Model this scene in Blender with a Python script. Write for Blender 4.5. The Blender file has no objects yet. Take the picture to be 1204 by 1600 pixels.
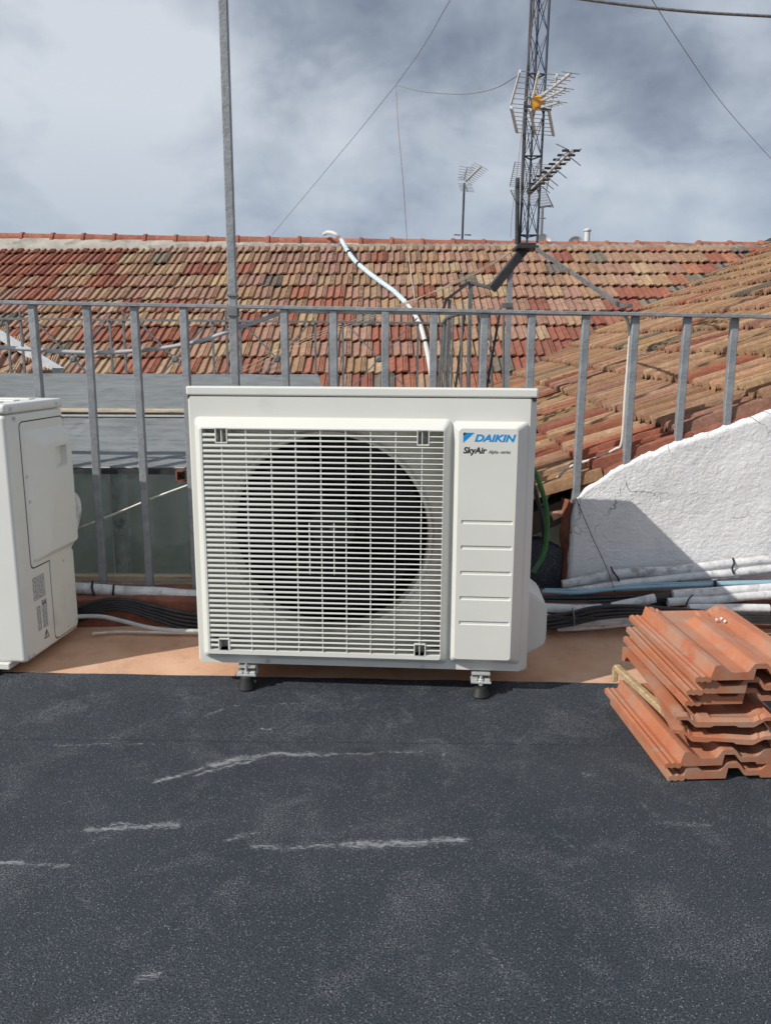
import bpy, bmesh, math, random
from mathutils import Vector, Matrix, noise as mn
random.seed(7)
R = math.radians
sc = bpy.context.scene
COL = sc.collection

# ------------------------------------------------------------------ camera
FPX, TILT, ROLL, CAMH = 1250.0, R(11.387), R(-0.248), 1.119
fw = Vector((0, math.cos(TILT), -math.sin(TILT)))
up0 = Vector((0, math.sin(TILT), math.cos(TILT)))
rt0 = Vector((1, 0, 0))
rt = rt0*math.cos(ROLL) - up0*math.sin(ROLL)
up = rt0*math.sin(ROLL) + up0*math.cos(ROLL)
cam = bpy.data.cameras.new('camera')
cam.sensor_fit = 'VERTICAL'; cam.sensor_height = 36.0
cam.lens = 36.0*FPX/1600.0
cam.clip_start = 0.05; cam.clip_end = 3000
camo = bpy.data.objects.new('camera', cam); COL.objects.link(camo)
camo.matrix_world = Matrix(((rt.x, up.x, -fw.x, 0), (rt.y, up.y, -fw.y, 0), (rt.z, up.z, -fw.z, CAMH), (0, 0, 0, 1)))
sc.camera = camo

# ------------------------------------------------------------------ sky and sun
SUN_PHI, SUN_EL = R(29), R(38.6)       # light travels towards +X and +Y
wd = bpy.data.worlds.new('World'); sc.world = wd; wd.use_nodes = True
wn = wd.node_tree; wn.nodes.clear()
def N(t, kind, **kw):
    n = t.nodes.new(kind)
    for k, v in kw.items():
        if k == 'inp':
            for a, b in v.items(): n.inputs[a].default_value = b
        else: setattr(n, k, v)
    return n
def L(t, a, b): t.links.new(a, b)
def M(t, op, a, b=None, clamp=False):
    n = t.nodes.new('ShaderNodeMath'); n.operation = op; n.use_clamp = clamp
    for i, v in enumerate((a, b)):
        if v is None: continue
        if isinstance(v, (int, float)): n.inputs[i].default_value = v
        else: L(t, v, n.inputs[i])
    return n.outputs[0]
def ramp(t, fac, stops):
    n = t.nodes.new('ShaderNodeValToRGB'); e = n.color_ramp.elements
    while len(e) < len(stops): e.new(0.5)
    for el, (p, c) in zip(e, stops):
        el.position = p; el.color = (*c, 1) if len(c) == 3 else c
    L(t, fac, n.inputs[0]); return n.outputs[0]
def mix(t, fac, a, b, mode='MIX'):
    n = t.nodes.new('ShaderNodeMixRGB'); n.blend_type = mode
    for i, v in enumerate((fac, a, b)):
        if isinstance(v, (int, float)): n.inputs[i].default_value = v
        elif isinstance(v, (tuple, list)): n.inputs[i].default_value = (*v[:3], 1)
        else: L(t, v, n.inputs[i])
    return n.outputs[0]
sky = N(wn, 'ShaderNodeTexSky', sky_type='NISHITA', sun_disc=False, sun_elevation=SUN_EL,
        sun_rotation=math.atan2(-math.cos(SUN_PHI), -math.sin(SUN_PHI)))
tc = N(wn, 'ShaderNodeTexCoord')
sep = N(wn, 'ShaderNodeSeparateXYZ'); L(wn, tc.outputs['Generated'], sep.inputs[0])
den = M(wn, 'ADD', M(wn, 'MAXIMUM', sep.outputs[2], 0.0), 0.22)
cmb = N(wn, 'ShaderNodeCombineXYZ')
L(wn, M(wn, 'DIVIDE', sep.outputs[0], den), cmb.inputs[0]); L(wn, M(wn, 'DIVIDE', sep.outputs[1], den), cmb.inputs[1])
mp = N(wn, 'ShaderNodeMapping'); mp.inputs['Location'].default_value = (.7, 12.2, 1.9)
mp.inputs['Scale'].default_value = (1.0, 1.0, 1.7)
bl = N(wn, 'ShaderNodeMix', data_type='VECTOR'); bl.inputs[0].default_value = .72; L(wn, cmb.outputs[0], bl.inputs[4]); L(wn, tc.outputs['Generated'], bl.inputs[5])
L(wn, bl.outputs[1], mp.inputs[0])
n1 = N(wn, 'ShaderNodeTexNoise', inp={'Scale': 1.7, 'Detail': 7.0, 'Roughness': 0.5, 'Distortion': 0.3}); L(wn, mp.outputs[0], n1.inputs['Vector'])
n2 = N(wn, 'ShaderNodeTexNoise', inp={'Scale': 5.0, 'Detail': 6.0, 'Roughness': 0.55, 'Distortion': 0.3}); L(wn, mp.outputs[0], n2.inputs['Vector'])
cl = M(wn, 'ADD', M(wn, 'MULTIPLY', n1.outputs[0], 0.66), M(wn, 'MULTIPLY', n2.outputs[0], 0.34))
ccol = ramp(wn, cl, [(0.39, (1.9, 2.3, 2.95)), (0.46, (3.15, 3.6, 4.35)), (0.52, (4.8, 5.3, 6.05)), (0.62, (7.0, 7.45, 8.0))])
hzf = ramp(wn, sep.outputs[2], [(.10, (.42, .42, .42)), (.26, (0, 0, 0))])
ccol = mix(wn, M(wn, 'MULTIPLY', hzf, 1.0), ccol, (2.5, 3.3, 4.7))
bg = N(wn, 'ShaderNodeBackground'); bg.inputs[1].default_value = 0.1
L(wn, mix(wn, 0.88, sky.outputs[0], ccol), bg.inputs[0])
wo = N(wn, 'ShaderNodeOutputWorld'); L(wn, bg.outputs[0], wo.inputs[0])
sl = bpy.data.lights.new('sun', 'SUN'); sl.energy = 4.05; sl.angle = R(0.5); sl.color = (1.0, 0.955, 0.88)
so = bpy.data.objects.new('sun', sl); COL.objects.link(so)
so.rotation_euler = Vector((math.cos(SUN_PHI)*math.cos(SUN_EL), math.sin(SUN_PHI)*math.cos(SUN_EL), -math.sin(SUN_EL))).to_track_quat('-Z', 'Y').to_euler()
sc.view_settings.view_transform = 'Standard'; sc.view_settings.look = 'None'
sc.view_settings.exposure = 0.0; sc.view_settings.gamma = 1.0

# ------------------------------------------------------------------ helpers
def ray(px, py):
    u2 = (px-602)/FPX; v2 = (800-py)/FPX
    return fw + rt*u2 + up*v2
CAM = Vector((0, 0, CAMH))
def at(px, py, Y): r = ray(px, py); return CAM + r*(Y/r.y)
def flo(px, py, z=0.0): r = ray(px, py); return CAM + r*((z-CAMH)/r.z)

def new(): return bmesh.new()
def obj(name, bm, mat, parent=None, smooth=False, ang=35, recalc=True):
    me = bpy.data.meshes.new(name)
    if recalc: bmesh.ops.recalc_face_normals(bm, faces=bm.faces)
    bm.to_mesh(me); bm.free()
    if isinstance(mat, (list, tuple)):
        for m in mat: me.materials.append(m)
    else: me.materials.append(mat)
    if smooth:
        for p in me.polygons: p.use_smooth = True
        me.set_sharp_from_angle(angle=R(ang))
    o = bpy.data.objects.new(name, me); COL.objects.link(o)
    if parent is not None: o.parent = parent
    if smooth and ang <= 35:
        w = o.modifiers.new('weighted_normals', 'WEIGHTED_NORMAL'); w.keep_sharp = True; w.weight = 100
    return o
def inst(name, me, parent=None):
    o = bpy.data.objects.new(name, me); COL.objects.link(o)
    if parent is not None: o.parent = parent
    return o
def tag(o, label, cat, group=None):
    o['label'] = label; o['category'] = cat
    if group: o['group'] = group
    return o
def thing(name, label, cat, loc=(0, 0, 0), rotz=0, group=None):
    o = bpy.data.objects.new(name, None); COL.objects.link(o)
    o.location = loc; o.rotation_euler = (0, 0, rotz); o.empty_display_size = 0.05
    return tag(o, label, cat, group)
def struct(name, bm, mat, parent=None, **k):
    o = obj(name, bm, mat, parent, **k)
    if parent is None: o['kind'] = 'structure'
    return o
def box(bm, x0, x1, y0, y1, z0, z1, bev=0, seg=2):
    vs = [bm.verts.new((x, y, z)) for x in (x0, x1) for y in (y0, y1) for z in (z0, z1)]
    fs = [bm.faces.new([vs[i] for i in q]) for q in ((0,1,3,2),(4,6,7,5),(0,4,5,1),(2,3,7,6),(0,2,6,4),(1,5,7,3))]
    if bev:
        es = list({e for f in fs for e in f.edges})
        bmesh.ops.bevel(bm, geom=es, offset=bev, segments=seg, affect='EDGES', profile=0.5)
def frame_of(d, upv=Vector((0, 0, 1))):
    d = d.normalized()
    if abs(d.dot(upv)) > 0.98: upv = Vector((0, 1, 0))
    a = d.cross(upv).normalized(); b = a.cross(d).normalized()
    return a, b
def bar(bm, p, q, w, h, upv=Vector((0, 0, 1)), bev=0):
    p, q = Vector(p), Vector(q); a, b = frame_of(q-p, upv)
    c = [a*w/2+b*h/2, -a*w/2+b*h/2, -a*w/2-b*h/2, a*w/2-b*h/2]
    r1 = [bm.verts.new(p+x) for x in c]; r2 = [bm.verts.new(q+x) for x in c]
    fs = [bm.faces.new((r1[i], r1[(i+1) % 4], r2[(i+1) % 4], r2[i])) for i in range(4)]
    fs += [bm.faces.new(r1[::-1]), bm.faces.new(r2)]
    if bev:
        es = list({e for f in fs for e in f.edges})
        bmesh.ops.bevel(bm, geom=es, offset=bev, segments=1, affect='EDGES')
def tube(bm, pts, r, n=8, cap=True):
    pts = [Vector(p) for p in pts]
    rr = r if isinstance(r, (list, tuple)) else [r]*len(pts)
    a, b = frame_of(pts[1]-pts[0]); rings = []
    for i, p in enumerate(pts):
        if i == 0: d = pts[1]-pts[0]
        elif i == len(pts)-1: d = pts[-1]-pts[-2]
        else: d = (pts[i+1]-pts[i]).normalized()+(pts[i]-pts[i-1]).normalized()
        if d.length < 1e-9: d = pts[i]-pts[i-1]
        d.normalize(); a = (a-d*a.dot(d)).normalized(); b = d.cross(a)
        rings.append([bm.verts.new(p+(a*math.cos(2*math.pi*k/n)+b*math.sin(2*math.pi*k/n))*rr[i]) for k in range(n)])
    for s, t in zip(rings, rings[1:]):
        for k in range(n): bm.faces.new((s[k], s[(k+1) % n], t[(k+1) % n], t[k]))
    if cap: bm.faces.new(rings[0][::-1]); bm.faces.new(rings[-1])
def curve(pts, m=6):
    """Catmull-Rom through the points"""
    P = [Vector(p) for p in pts]; P = [P[0]*2-P[1]]+P+[P[-1]*2-P[-2]]; out = []
    for i in range(1, len(P)-2):
        for k in range(m):
            t = k/m; a, b, c, d = P[i-1], P[i], P[i+1], P[i+2]
            out.append(0.5*((2*b)+(c-a)*t+(2*a-5*b+4*c-d)*t*t+(3*b-a-3*c+d)*t**3))
    out.append(P[-2]); return out
def prism(bm, poly, a, b, fn):
    """poly: list of 2D; fn(u,v,w)->3D; from w=a to w=b"""
    r1 = [bm.verts.new(fn(u, v, a)) for u, v in poly]; r2 = [bm.verts.new(fn(u, v, b)) for u, v in poly]
    n = len(poly)
    for i in range(n): bm.faces.new((r1[i], r1[(i+1) % n], r2[(i+1) % n], r2[i]))
    bm.faces.new(r1[::-1]); bm.faces.new(r2)
def lathe(bm, prof, c, ax=Vector((0, 0, 1)), n=24, cap=True):
    c = Vector(c); a, b = frame_of(ax); rings = []
    for r, h in prof: rings.append([bm.verts.new(c+ax*h+(a*math.cos(2*math.pi*k/n)+b*math.sin(2*math.pi*k/n))*r) for k in range(n)])
    for s, t in zip(rings, rings[1:]):
        for k in range(n): bm.faces.new((s[k], s[(k+1) % n], t[(k+1) % n], t[k]))
    if cap: bm.faces.new(rings[0][::-1]); bm.faces.new(rings[-1])
def rrect(x0, x1, z0, z1, r, m=4):
    out = []
    for cx, cz, a0 in ((x1-r, z1-r, 0), (x0+r, z1-r, 90), (x0+r, z0+r, 180), (x1-r, z0+r, 270)):
        for k in range(m+1):
            a = R(a0+90*k/m); out.append((cx+r*math.cos(a), cz+r*math.sin(a)))
    return out
def loft(bm, secs, cap0=False, cap1=False, m=4, fn=lambda u, v, w: (u, w, v)):
    rings = []
    for (x0, x1, z0, z1, r, y) in secs: rings.append([bm.verts.new(fn(u, v, y)) for u, v in rrect(x0, x1, z0, z1, r, m)])
    n = len(rings[0])
    for s, t in zip(rings, rings[1:]):
        for k in range(n): bm.faces.new((s[k], s[(k+1) % n], t[(k+1) % n], t[k]))
    if cap0: bm.faces.new(rings[0][::-1])
    if cap1: bm.faces.new(rings[-1])
def text_mesh(body, size, shear=0.0, bold=0.0, sx=1.0, extrude=0.0002):
    cu = bpy.data.curves.new('lettering', 'FONT'); cu.body = body; cu.size = size; cu.shear = shear; cu.offset = bold; cu.extrude = extrude
    cu.resolution_u = 4
    o = bpy.data.objects.new('lettering', cu); COL.objects.link(o)
    dg = bpy.context.evaluated_depsgraph_get(); me = bpy.data.meshes.new_from_object(o.evaluated_get(dg))
    bpy.data.objects.remove(o)
    for v in me.vertices: v.co.x *= sx
    return me

# ------------------------------------------------------------------ materials
def base(name, rough=0.6, metal=0.0):
    m = bpy.data.materials.new(name); m.use_nodes = True; t = m.node_tree
    b = t.nodes['Principled BSDF']; b.inputs['Roughness'].default_value = rough; b.inputs['Metallic'].default_value = metal
    return m, t, b
def coords(t, scale=None, kind='Object'):
    c = N(t, 'ShaderNodeTexCoord'); o = c.outputs[kind]
    if scale:
        p = N(t, 'ShaderNodeMapping'); p.inputs['Scale'].default_value = scale; L(t, o, p.inputs[0]); o = p.outputs[0]
    return o
def noise(t, vec, scale, detail=4, rough=0.55, dist=0.0):
    n = N(t, 'ShaderNodeTexNoise', inp={'Scale': scale, 'Detail': detail, 'Roughness': rough, 'Distortion': dist})
    if vec is not None: L(t, vec, n.inputs['Vector'])
    return n.outputs[0]
def bump(t, b, h, strength, dist=0.01):
    n = N(t, 'ShaderNodeBump', inp={'Strength': strength, 'Distance': dist}); L(t, h, n.inputs['Height']); L(t, n.outputs[0], b.inputs['Normal'])
def pm(name, c1, c2, scale=6, rough=0.6, metal=0.0, bs=0.0, bscale=120, stretch=None, dirt=None, dscale=3, dlo=0.55, dhi=0.7, rvar=0.12, kind='Object'):
    m, t, b = base(name, rough, metal); v = coords(t, stretch, kind)
    f = noise(t, v, scale, 5)
    c = mix(t, ramp(t, f, [(0.35, (0, 0, 0)), (0.65, (1, 1, 1))]), c1, c2)
    if dirt:
        d = noise(t, v, dscale, 6, 0.65)
        c = mix(t, ramp(t, d, [(dlo, (0, 0, 0)), (dhi, (1, 1, 1))]), c, dirt)
    L(t, c, b.inputs['Base Color'])
    if rvar:
        L(t, M(t, 'ADD', M(t, 'MULTIPLY', noise(t, v, scale*2.3, 3), rvar*2), rough-rvar), b.inputs['Roughness'])
    if bs: bump(t, b, noise(t, v, bscale, 4, 0.6), bs)
    return m

MT = {}
MT['paint'] = pm('cream_paint', (.70, .70, .65), (.735, .735, .685), 3, .38, bs=.03, bscale=900, dirt=(.60, .585, .53), dscale=2.5, dlo=.58, dhi=.78)
MT['paint_old'] = pm('weathered_cream_paint', (.70, .70, .66), (.73, .73, .69), 5, .45, bs=.03, bscale=700, dirt=(.58, .56, .50), dscale=4, dlo=.58, dhi=.8)
MT['plastic'] = pm('cream_plastic', (.72, .72, .67), (.745, .745, .695), 4, .42)
MT['inner'] = pm('inner_panel_paint', (.58, .56, .52), (.63, .61, .57), 3, .55, dirt=(.40, .37, .32), dscale=4, dlo=.5, dhi=.7)
MT['black'] = pm('black_plastic', (.018, .018, .02), (.03, .03, .032), 8, .5)
MT['fan'] = pm('dark_fan_plastic', (.020, .021, .024), (.032, .033, .036), 6, .35)
MT['coil'] = pm('dark_coil_fins', (.008, .008, .009), (.016, .016, .018), 3, .6, stretch=(1, 1, 60))
MT['rubber'] = pm('black_rubber', (.014, .014, .015), (.03, .03, .03), 14, .55)
MT['zincplate'] = pm('zinc_plated_steel', (.55, .57, .58), (.70, .71, .70), 30, .32, .35, bs=.04, bscale=300)
MT['blue'] = pm('logo_blue', (.0, .27, .68), (.0, .29, .70), 2, .4)
MT['ink'] = pm('black_ink', (.012, .012, .014), (.02, .02, .02), 5, .5)
MT['inkgrey'] = pm('grey_ink', (.05, .052, .055), (.08, .082, .085), 60, .5)
MT['sticker'] = pm('sticker_film', (.62, .63, .62), (.66, .66, .65), 40, .4)
MT['galv'] = pm('galvanised_steel_tube', (.23, .248, .265), (.315, .33, .345), 30, .5, .15, bs=.3, bscale=70, dirt=(.19, .165, .145), dscale=14, dlo=.60, dhi=.72)
MT['oldsteel'] = pm('weathered_grey_steel', (.16, .165, .17), (.25, .255, .255), 20, .6, .45, bs=.15, bscale=120, dirt=(.14, .09, .06), dscale=9, dlo=.6, dhi=.72)
MT['darksteel'] = pm('dark_painted_steel', (.035, .038, .045), (.065, .068, .075), 14, .55, .3, bs=.1, bscale=90)
MT['mastblue'] = pm('dark_blue_steel', (.03, .035, .055), (.055, .06, .085), 14, .5, .3, dirt=(.09, .06, .045), dscale=6, dlo=.58, dhi=.7)
MT['alu'] = pm('dull_aluminium', (.50, .51, .52), (.62, .63, .64), 20, .45, .15)
MT['thinwire'] = pm('dull_wire', (.20, .205, .215), (.27, .275, .285), 20, .5, .3)
MT['amber'] = pm('amber_plastic', (.72, .33, .03), (.80, .40, .05), 20, .5, dirt=(.35, .16, .03), dscale=30, dlo=.55, dhi=.68)
MT['whitetape'] = pm('white_peeling_coat', (.70, .69, .65), (.78, .77, .73), 20, .6, dirt=(.46, .42, .36), dscale=30, dlo=.62, dhi=.70)
MT['zinc'] = pm('grey_zinc_sheet', (.35, .375, .39), (.45, .475, .485), 5, .55, .0, bs=.12, bscale=25, stretch=(1, 4, 4), dirt=(.22, .235, .245), dscale=7, dlo=.52, dhi=.72)
MT['wood_lip'] = pm('pale_wood_batten', (.55, .43, .30), (.68, .55, .40), 10, .7, stretch=(1, 8, 8), dirt=(.25, .19, .13), dscale=8, dlo=.55, dhi=.66)
MT['wood'] = pm('weathered_wood', (.40, .29, .15), (.52, .40, .23), 14, .75, bs=.3, bscale=60, stretch=(1, 10, 10), dirt=(.22, .16, .09), dscale=8, dlo=.5, dhi=.68)
MT['pipewhite'] = pm('white_pipe_lagging', (.55, .55, .56), (.72, .72, .72), 22, .75, bs=.35, bscale=90, dirt=(.30, .295, .29), dscale=14, dlo=.54, dhi=.68)
MT['pipegrey'] = pm('grey_plastic_conduit', (.36, .38, .40), (.48, .50, .51), 18, .5, dirt=(.22, .21, .2), dscale=9, dlo=.55, dhi=.7)
MT['cableblack'] = pm('black_cable', (.012, .013, .016), (.03, .031, .034), 20, .5)
MT['cableblue'] = pm('pale_blue_cable', (.21, .36, .44), (.28, .43, .51), 12, .5)
MT['cablewhite'] = pm('off_white_cable', (.60, .57, .51), (.70, .67, .61), 14, .6, dirt=(.40, .36, .30), dscale=12, dlo=.55, dhi=.68)
MT['cabletan'] = pm('tan_cable', (.36, .27, .19), (.46, .36, .27), 14, .7)
MT['cablegreen'] = pm('green_yellow_hose', (.015, .10, .02), (.03, .16, .035), 12, .45)
MT['tape'] = pm('black_tape', (.01, .01, .011), (.025, .025, .026), 30, .45)
MT['bluetape'] = pm('pale_blue_wrap', (.42, .60, .70), (.74, .78, .80), 45, .6, bs=.2, bscale=140, dirt=(.25, .45, .56), dscale=35, dlo=.56, dhi=.64)
MT['mortar'] = pm('old_mortar', (.36, .33, .285), (.47, .435, .38), 5, .9, bs=.6, bscale=30, dirt=(.24, .22, .19), dscale=4, dlo=.5, dhi=.66)
MT['valley'] = pm('dark_valley_flashing', (.035, .033, .03), (.07, .06, .05), 6, .8)
MT['deck'] = pm('dark_roof_boards', (.05, .04, .032), (.08, .06, .045), 4, .9)
MT['wallplain'] = pm('pale_render_wall', (.46, .45, .40), (.56, .54, .48), 1.5, .9, bs=.3, bscale=30, dirt=(.36, .33, .28), dscale=1.2, dlo=.5, dhi=.7)
MT['wellwall'] = pm('light_well_render', (.70, .72, .68), (.76, .78, .74), 2, .9, bs=.2, bscale=30)
MT['brown'] = pm('red_brown_paint', (.20, .065, .04), (.32, .12, .075), 12, .8, bs=.4, bscale=50, dirt=(.10, .05, .04), dscale=8, dlo=.5, dhi=.68)
MT['grounds'] = pm('street_ground', (.10, .10, .10), (.15, .145, .14), .3, .9)
MT['dish'] = pm('pale_dish_paint', (.62, .62, .61), (.70, .70, .69), 4, .5)

def tile_material(name, attr, stripe=True):
    m, t, b = base(name, .85); v = coords(t)
    if attr:
        a = N(t, 'ShaderNodeAttribute', attribute_name='col'); col = a.outputs['Color']; rnd = a.outputs['Alpha']
        v = coords(t)
    else:
        oi = N(t, 'ShaderNodeObjectInfo'); col = oi.outputs['Color']; rnd = oi.outputs['Random']
        va = N(t, 'ShaderNodeVectorMath', operation='ADD'); L(t, v, va.inputs[0])
        cx = N(t, 'ShaderNodeCombineXYZ'); L(t, M(t, 'MULTIPLY', rnd, 40), cx.inputs[0]); L(t, M(t, 'MULTIPLY', rnd, 17), cx.inputs[2]); L(t, cx.outputs[0], va.inputs[1]); v = va.outputs[0]
    f = noise(t, v, 14, 5, .6)
    c = mix(t, M(t, 'MULTIPLY', ramp(t, f, [(.3, (0, 0, 0)), (.7, (1, 1, 1))]), .75), col, mix(t, 1.0, col, (.55, .47, .42), 'MULTIPLY'))
    g = noise(t, v, 55, 4, .65)
    c = mix(t, M(t, 'MULTIPLY', ramp(t, g, [(.52, (0, 0, 0)), (.66, (1, 1, 1))]), .55), c, mix(t, 1.0, col, (1.35, 1.4, 1.3), 'MULTIPLY'))
    d = noise(t, v, 6, 6, .7)
    c = mix(t, M(t, 'MULTIPLY', ramp(t, d, [(.58, (0, 0, 0)), (.70, (1, 1, 1))]), .6), c, (.075, .066, .055))
    if not attr and stripe:
        sx = N(t, 'ShaderNodeSeparateXYZ'); L(t, coords(t), sx.inputs[0])
        edge = M(t, 'MULTIPLY', M(t, 'GREATER_THAN', sx.outputs[0], .187), ramp(t, noise(t, v, 9, 3), [(.35, (0, 0, 0)), (.6, (1, 1, 1))]))
        c = mix(t, M(t, 'MULTIPLY', edge, .6), c, mix(t, 1.0, col, (1.35, 1.5, 1.45), 'MULTIPLY'))
    L(t, c, b.inputs['Base Color']); bump(t, b, noise(t, v, 70, 5, .65), .45, .006)
    return m
MT['tile'] = tile_material('weathered_roof_tile', False)
MT['tile_side'] = tile_material('weathered_side_roof_tile', False, False)
MT['tile_far'] = tile_material('far_roof_tile', True)
def clay_new():
    m, t, b = base('new_clay_tile', .62); v = coords(t)
    oi = N(t, 'ShaderNodeObjectInfo')
    va = N(t, 'ShaderNodeVectorMath', operation='ADD'); L(t, v, va.inputs[0])
    cx = N(t, 'ShaderNodeCombineXYZ'); L(t, M(t, 'MULTIPLY', oi.outputs['Random'], 31), cx.inputs[0]); L(t, cx.outputs[0], va.inputs[1]); v = va.outputs[0]
    c = mix(t, ramp(t, noise(t, v, 5, 5), [(.35, (0, 0, 0)), (.65, (1, 1, 1))]), (.40, .132, .064), (.485, .185, .094))
    c = mix(t, M(t, 'MULTIPLY', ramp(t, noise(t, v, 7, 6, .7, .4), [(.44, (0, 0, 0)), (.62, (1, 1, 1))]), .7), c, (.37, .26, .195))
    c = mix(t, M(t, 'MULTIPLY', ramp(t, noise(t, v, 90, 4, .7), [(.60, (0, 0, 0)), (.70, (1, 1, 1))]), .5), c, (.60, .34, .22))
    c = mix(t, M(t, 'MULTIPLY', ramp(t, noise(t, v, 26, 5, .7), [(.64, (0, 0, 0)), (.72, (1, 1, 1))]), .5), c, (.20, .09, .055))
    L(t, c, b.inputs['Base Color']); bump(t, b, noise(t, v, 220, 4, .6), .25, .002)
    return m
MT['clay'] = clay_new()
def glass_mat():
    m = bpy.data.materials.new('green_tinted_glass'); m.use_nodes = True; t = m.node_tree; t.nodes.clear(); v = coords(t)
    tr = N(t, 'ShaderNodeBsdfTransparent'); L(t, mix(t, noise(t, v, 6, 4), (.86, .91, .885), (.90, .945, .92)), tr.inputs[0])
    gl = N(t, 'ShaderNodeBsdfGlossy'); gl.inputs['Roughness'].default_value = .06
    df = N(t, 'ShaderNodeBsdfDiffuse'); df.inputs[0].default_value = (.30, .34, .32, 1)
    fr = N(t, 'ShaderNodeFresnel'); fr.inputs[0].default_value = 1.5
    m1 = N(t, 'ShaderNodeMixShader'); L(t, M(t, 'MULTIPLY', ramp(t, noise(t, v, 12, 5, .7), [(.4, (.3, .3, .3)), (.8, (1, 1, 1))]), .17), m1.inputs[0]); L(t, tr.outputs[0], m1.inputs[1]); L(t, df.outputs[0], m1.inputs[2])
    m2 = N(t, 'ShaderNodeMixShader'); L(t, fr.outputs[0], m2.inputs[0]); L(t, m1.outputs[0], m2.inputs[1]); L(t, gl.outputs[0], m2.inputs[2])
    o = N(t, 'ShaderNodeOutputMaterial'); L(t, m2.outputs[0], o.inputs[0]); return m
MT['glass'] = glass_mat()
def stucco():
    m, t, b = base('white_stucco', .85); v = coords(t)
    c = mix(t, ramp(t, noise(t, v, 4, 6, .6), [(.35, (0, 0, 0)), (.65, (1, 1, 1))]), (.83, .835, .84), (.87, .87, .87))
    c = mix(t, M(t, 'MULTIPLY', ramp(t, noise(t, v, 6, 7, .75), [(.55, (0, 0, 0)), (.74, (1, 1, 1))]), .55), c, (.60, .585, .56))
    vo = N(t, 'ShaderNodeTexVoronoi', feature='DISTANCE_TO_EDGE', inp={'Scale': 4.5})
    vm = N(t, 'ShaderNodeVectorMath', operation='ADD'); L(t, v, vm.inputs[0])
    nz = N(t, 'ShaderNodeTexNoise', inp={'Scale': 7.0, 'Detail': 5.0}); L(t, v, nz.inputs['Vector'])
    vs = N(t, 'ShaderNodeVectorMath', operation='SCALE'); vs.inputs['Scale'].default_value = .28; L(t, nz.outputs['Color'], vs.inputs[0]); L(t, vs.outputs[0], vm.inputs[1]); L(t, vm.outputs[0], vo.inputs['Vector'])
    crack = M(t, 'MULTIPLY', ramp(t, vo.outputs[0], [(.0, (1, 1, 1)), (.012, (0, 0, 0))]), ramp(t, noise(t, v, 3.2, 3), [(.54, (0, 0, 0)), (.62, (1, 1, 1))]))
    c = mix(t, M(t, 'MULTIPLY', crack, .8), c, (.22, .20, .19))
    L(t, c, b.inputs['Base Color'])
    hgt = M(t, 'SUBTRACT', M(t, 'ADD', noise(t, v, 105, 6, .78), M(t, 'MULTIPLY', noise(t, coords(t, (1, 1, 2.2)), 26, 5, .7), .6)), crack)
    bump(t, b, hgt, .85, .007)
    return m
MT['stucco'] = stucco()

def strokes_group():
    g = bpy.data.node_groups.new('scuff_stroke', 'ShaderNodeTree')
    for nm, tp in (('P', 'NodeSocketVector'), ('A', 'NodeSocketVector'), ('BA', 'NodeSocketVector'), ('W', 'NodeSocketFloat')):
        g.interface.new_socket(nm, in_out='INPUT', socket_type=tp)
    g.interface.new_socket('Mask', in_out='OUTPUT', socket_type='NodeSocketFloat')
    gi = g.nodes.new('NodeGroupInput'); go = g.nodes.new('NodeGroupOutput')
    def vmath(op, a, b=None):
        n = g.nodes.new('ShaderNodeVectorMath'); n.operation = op; L(g, a, n.inputs[0])
        if b is not None: L(g, b, n.inputs[1])
        return n
    pa = vmath('SUBTRACT', gi.outputs['P'], gi.outputs['A']).outputs[0]
    hh = M(g, 'DIVIDE', vmath('DOT_PRODUCT', pa, gi.outputs['BA']).outputs['Value'], vmath('DOT_PRODUCT', gi.outputs['BA'], gi.outputs['BA']).outputs['Value'], True)
    s = g.nodes.new('ShaderNodeVectorMath'); s.operation = 'SCALE'; L(g, gi.outputs['BA'], s.inputs[0]); L(g, hh, s.inputs['Scale'])
    dist = vmath('LENGTH', vmath('SUBTRACT', pa, s.outputs[0]).outputs[0]).outputs['Value']
    L(g, M(g, 'SUBTRACT', 1.0, M(g, 'DIVIDE', dist, gi.outputs['W']), True), go.inputs[0])
    return g
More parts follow.
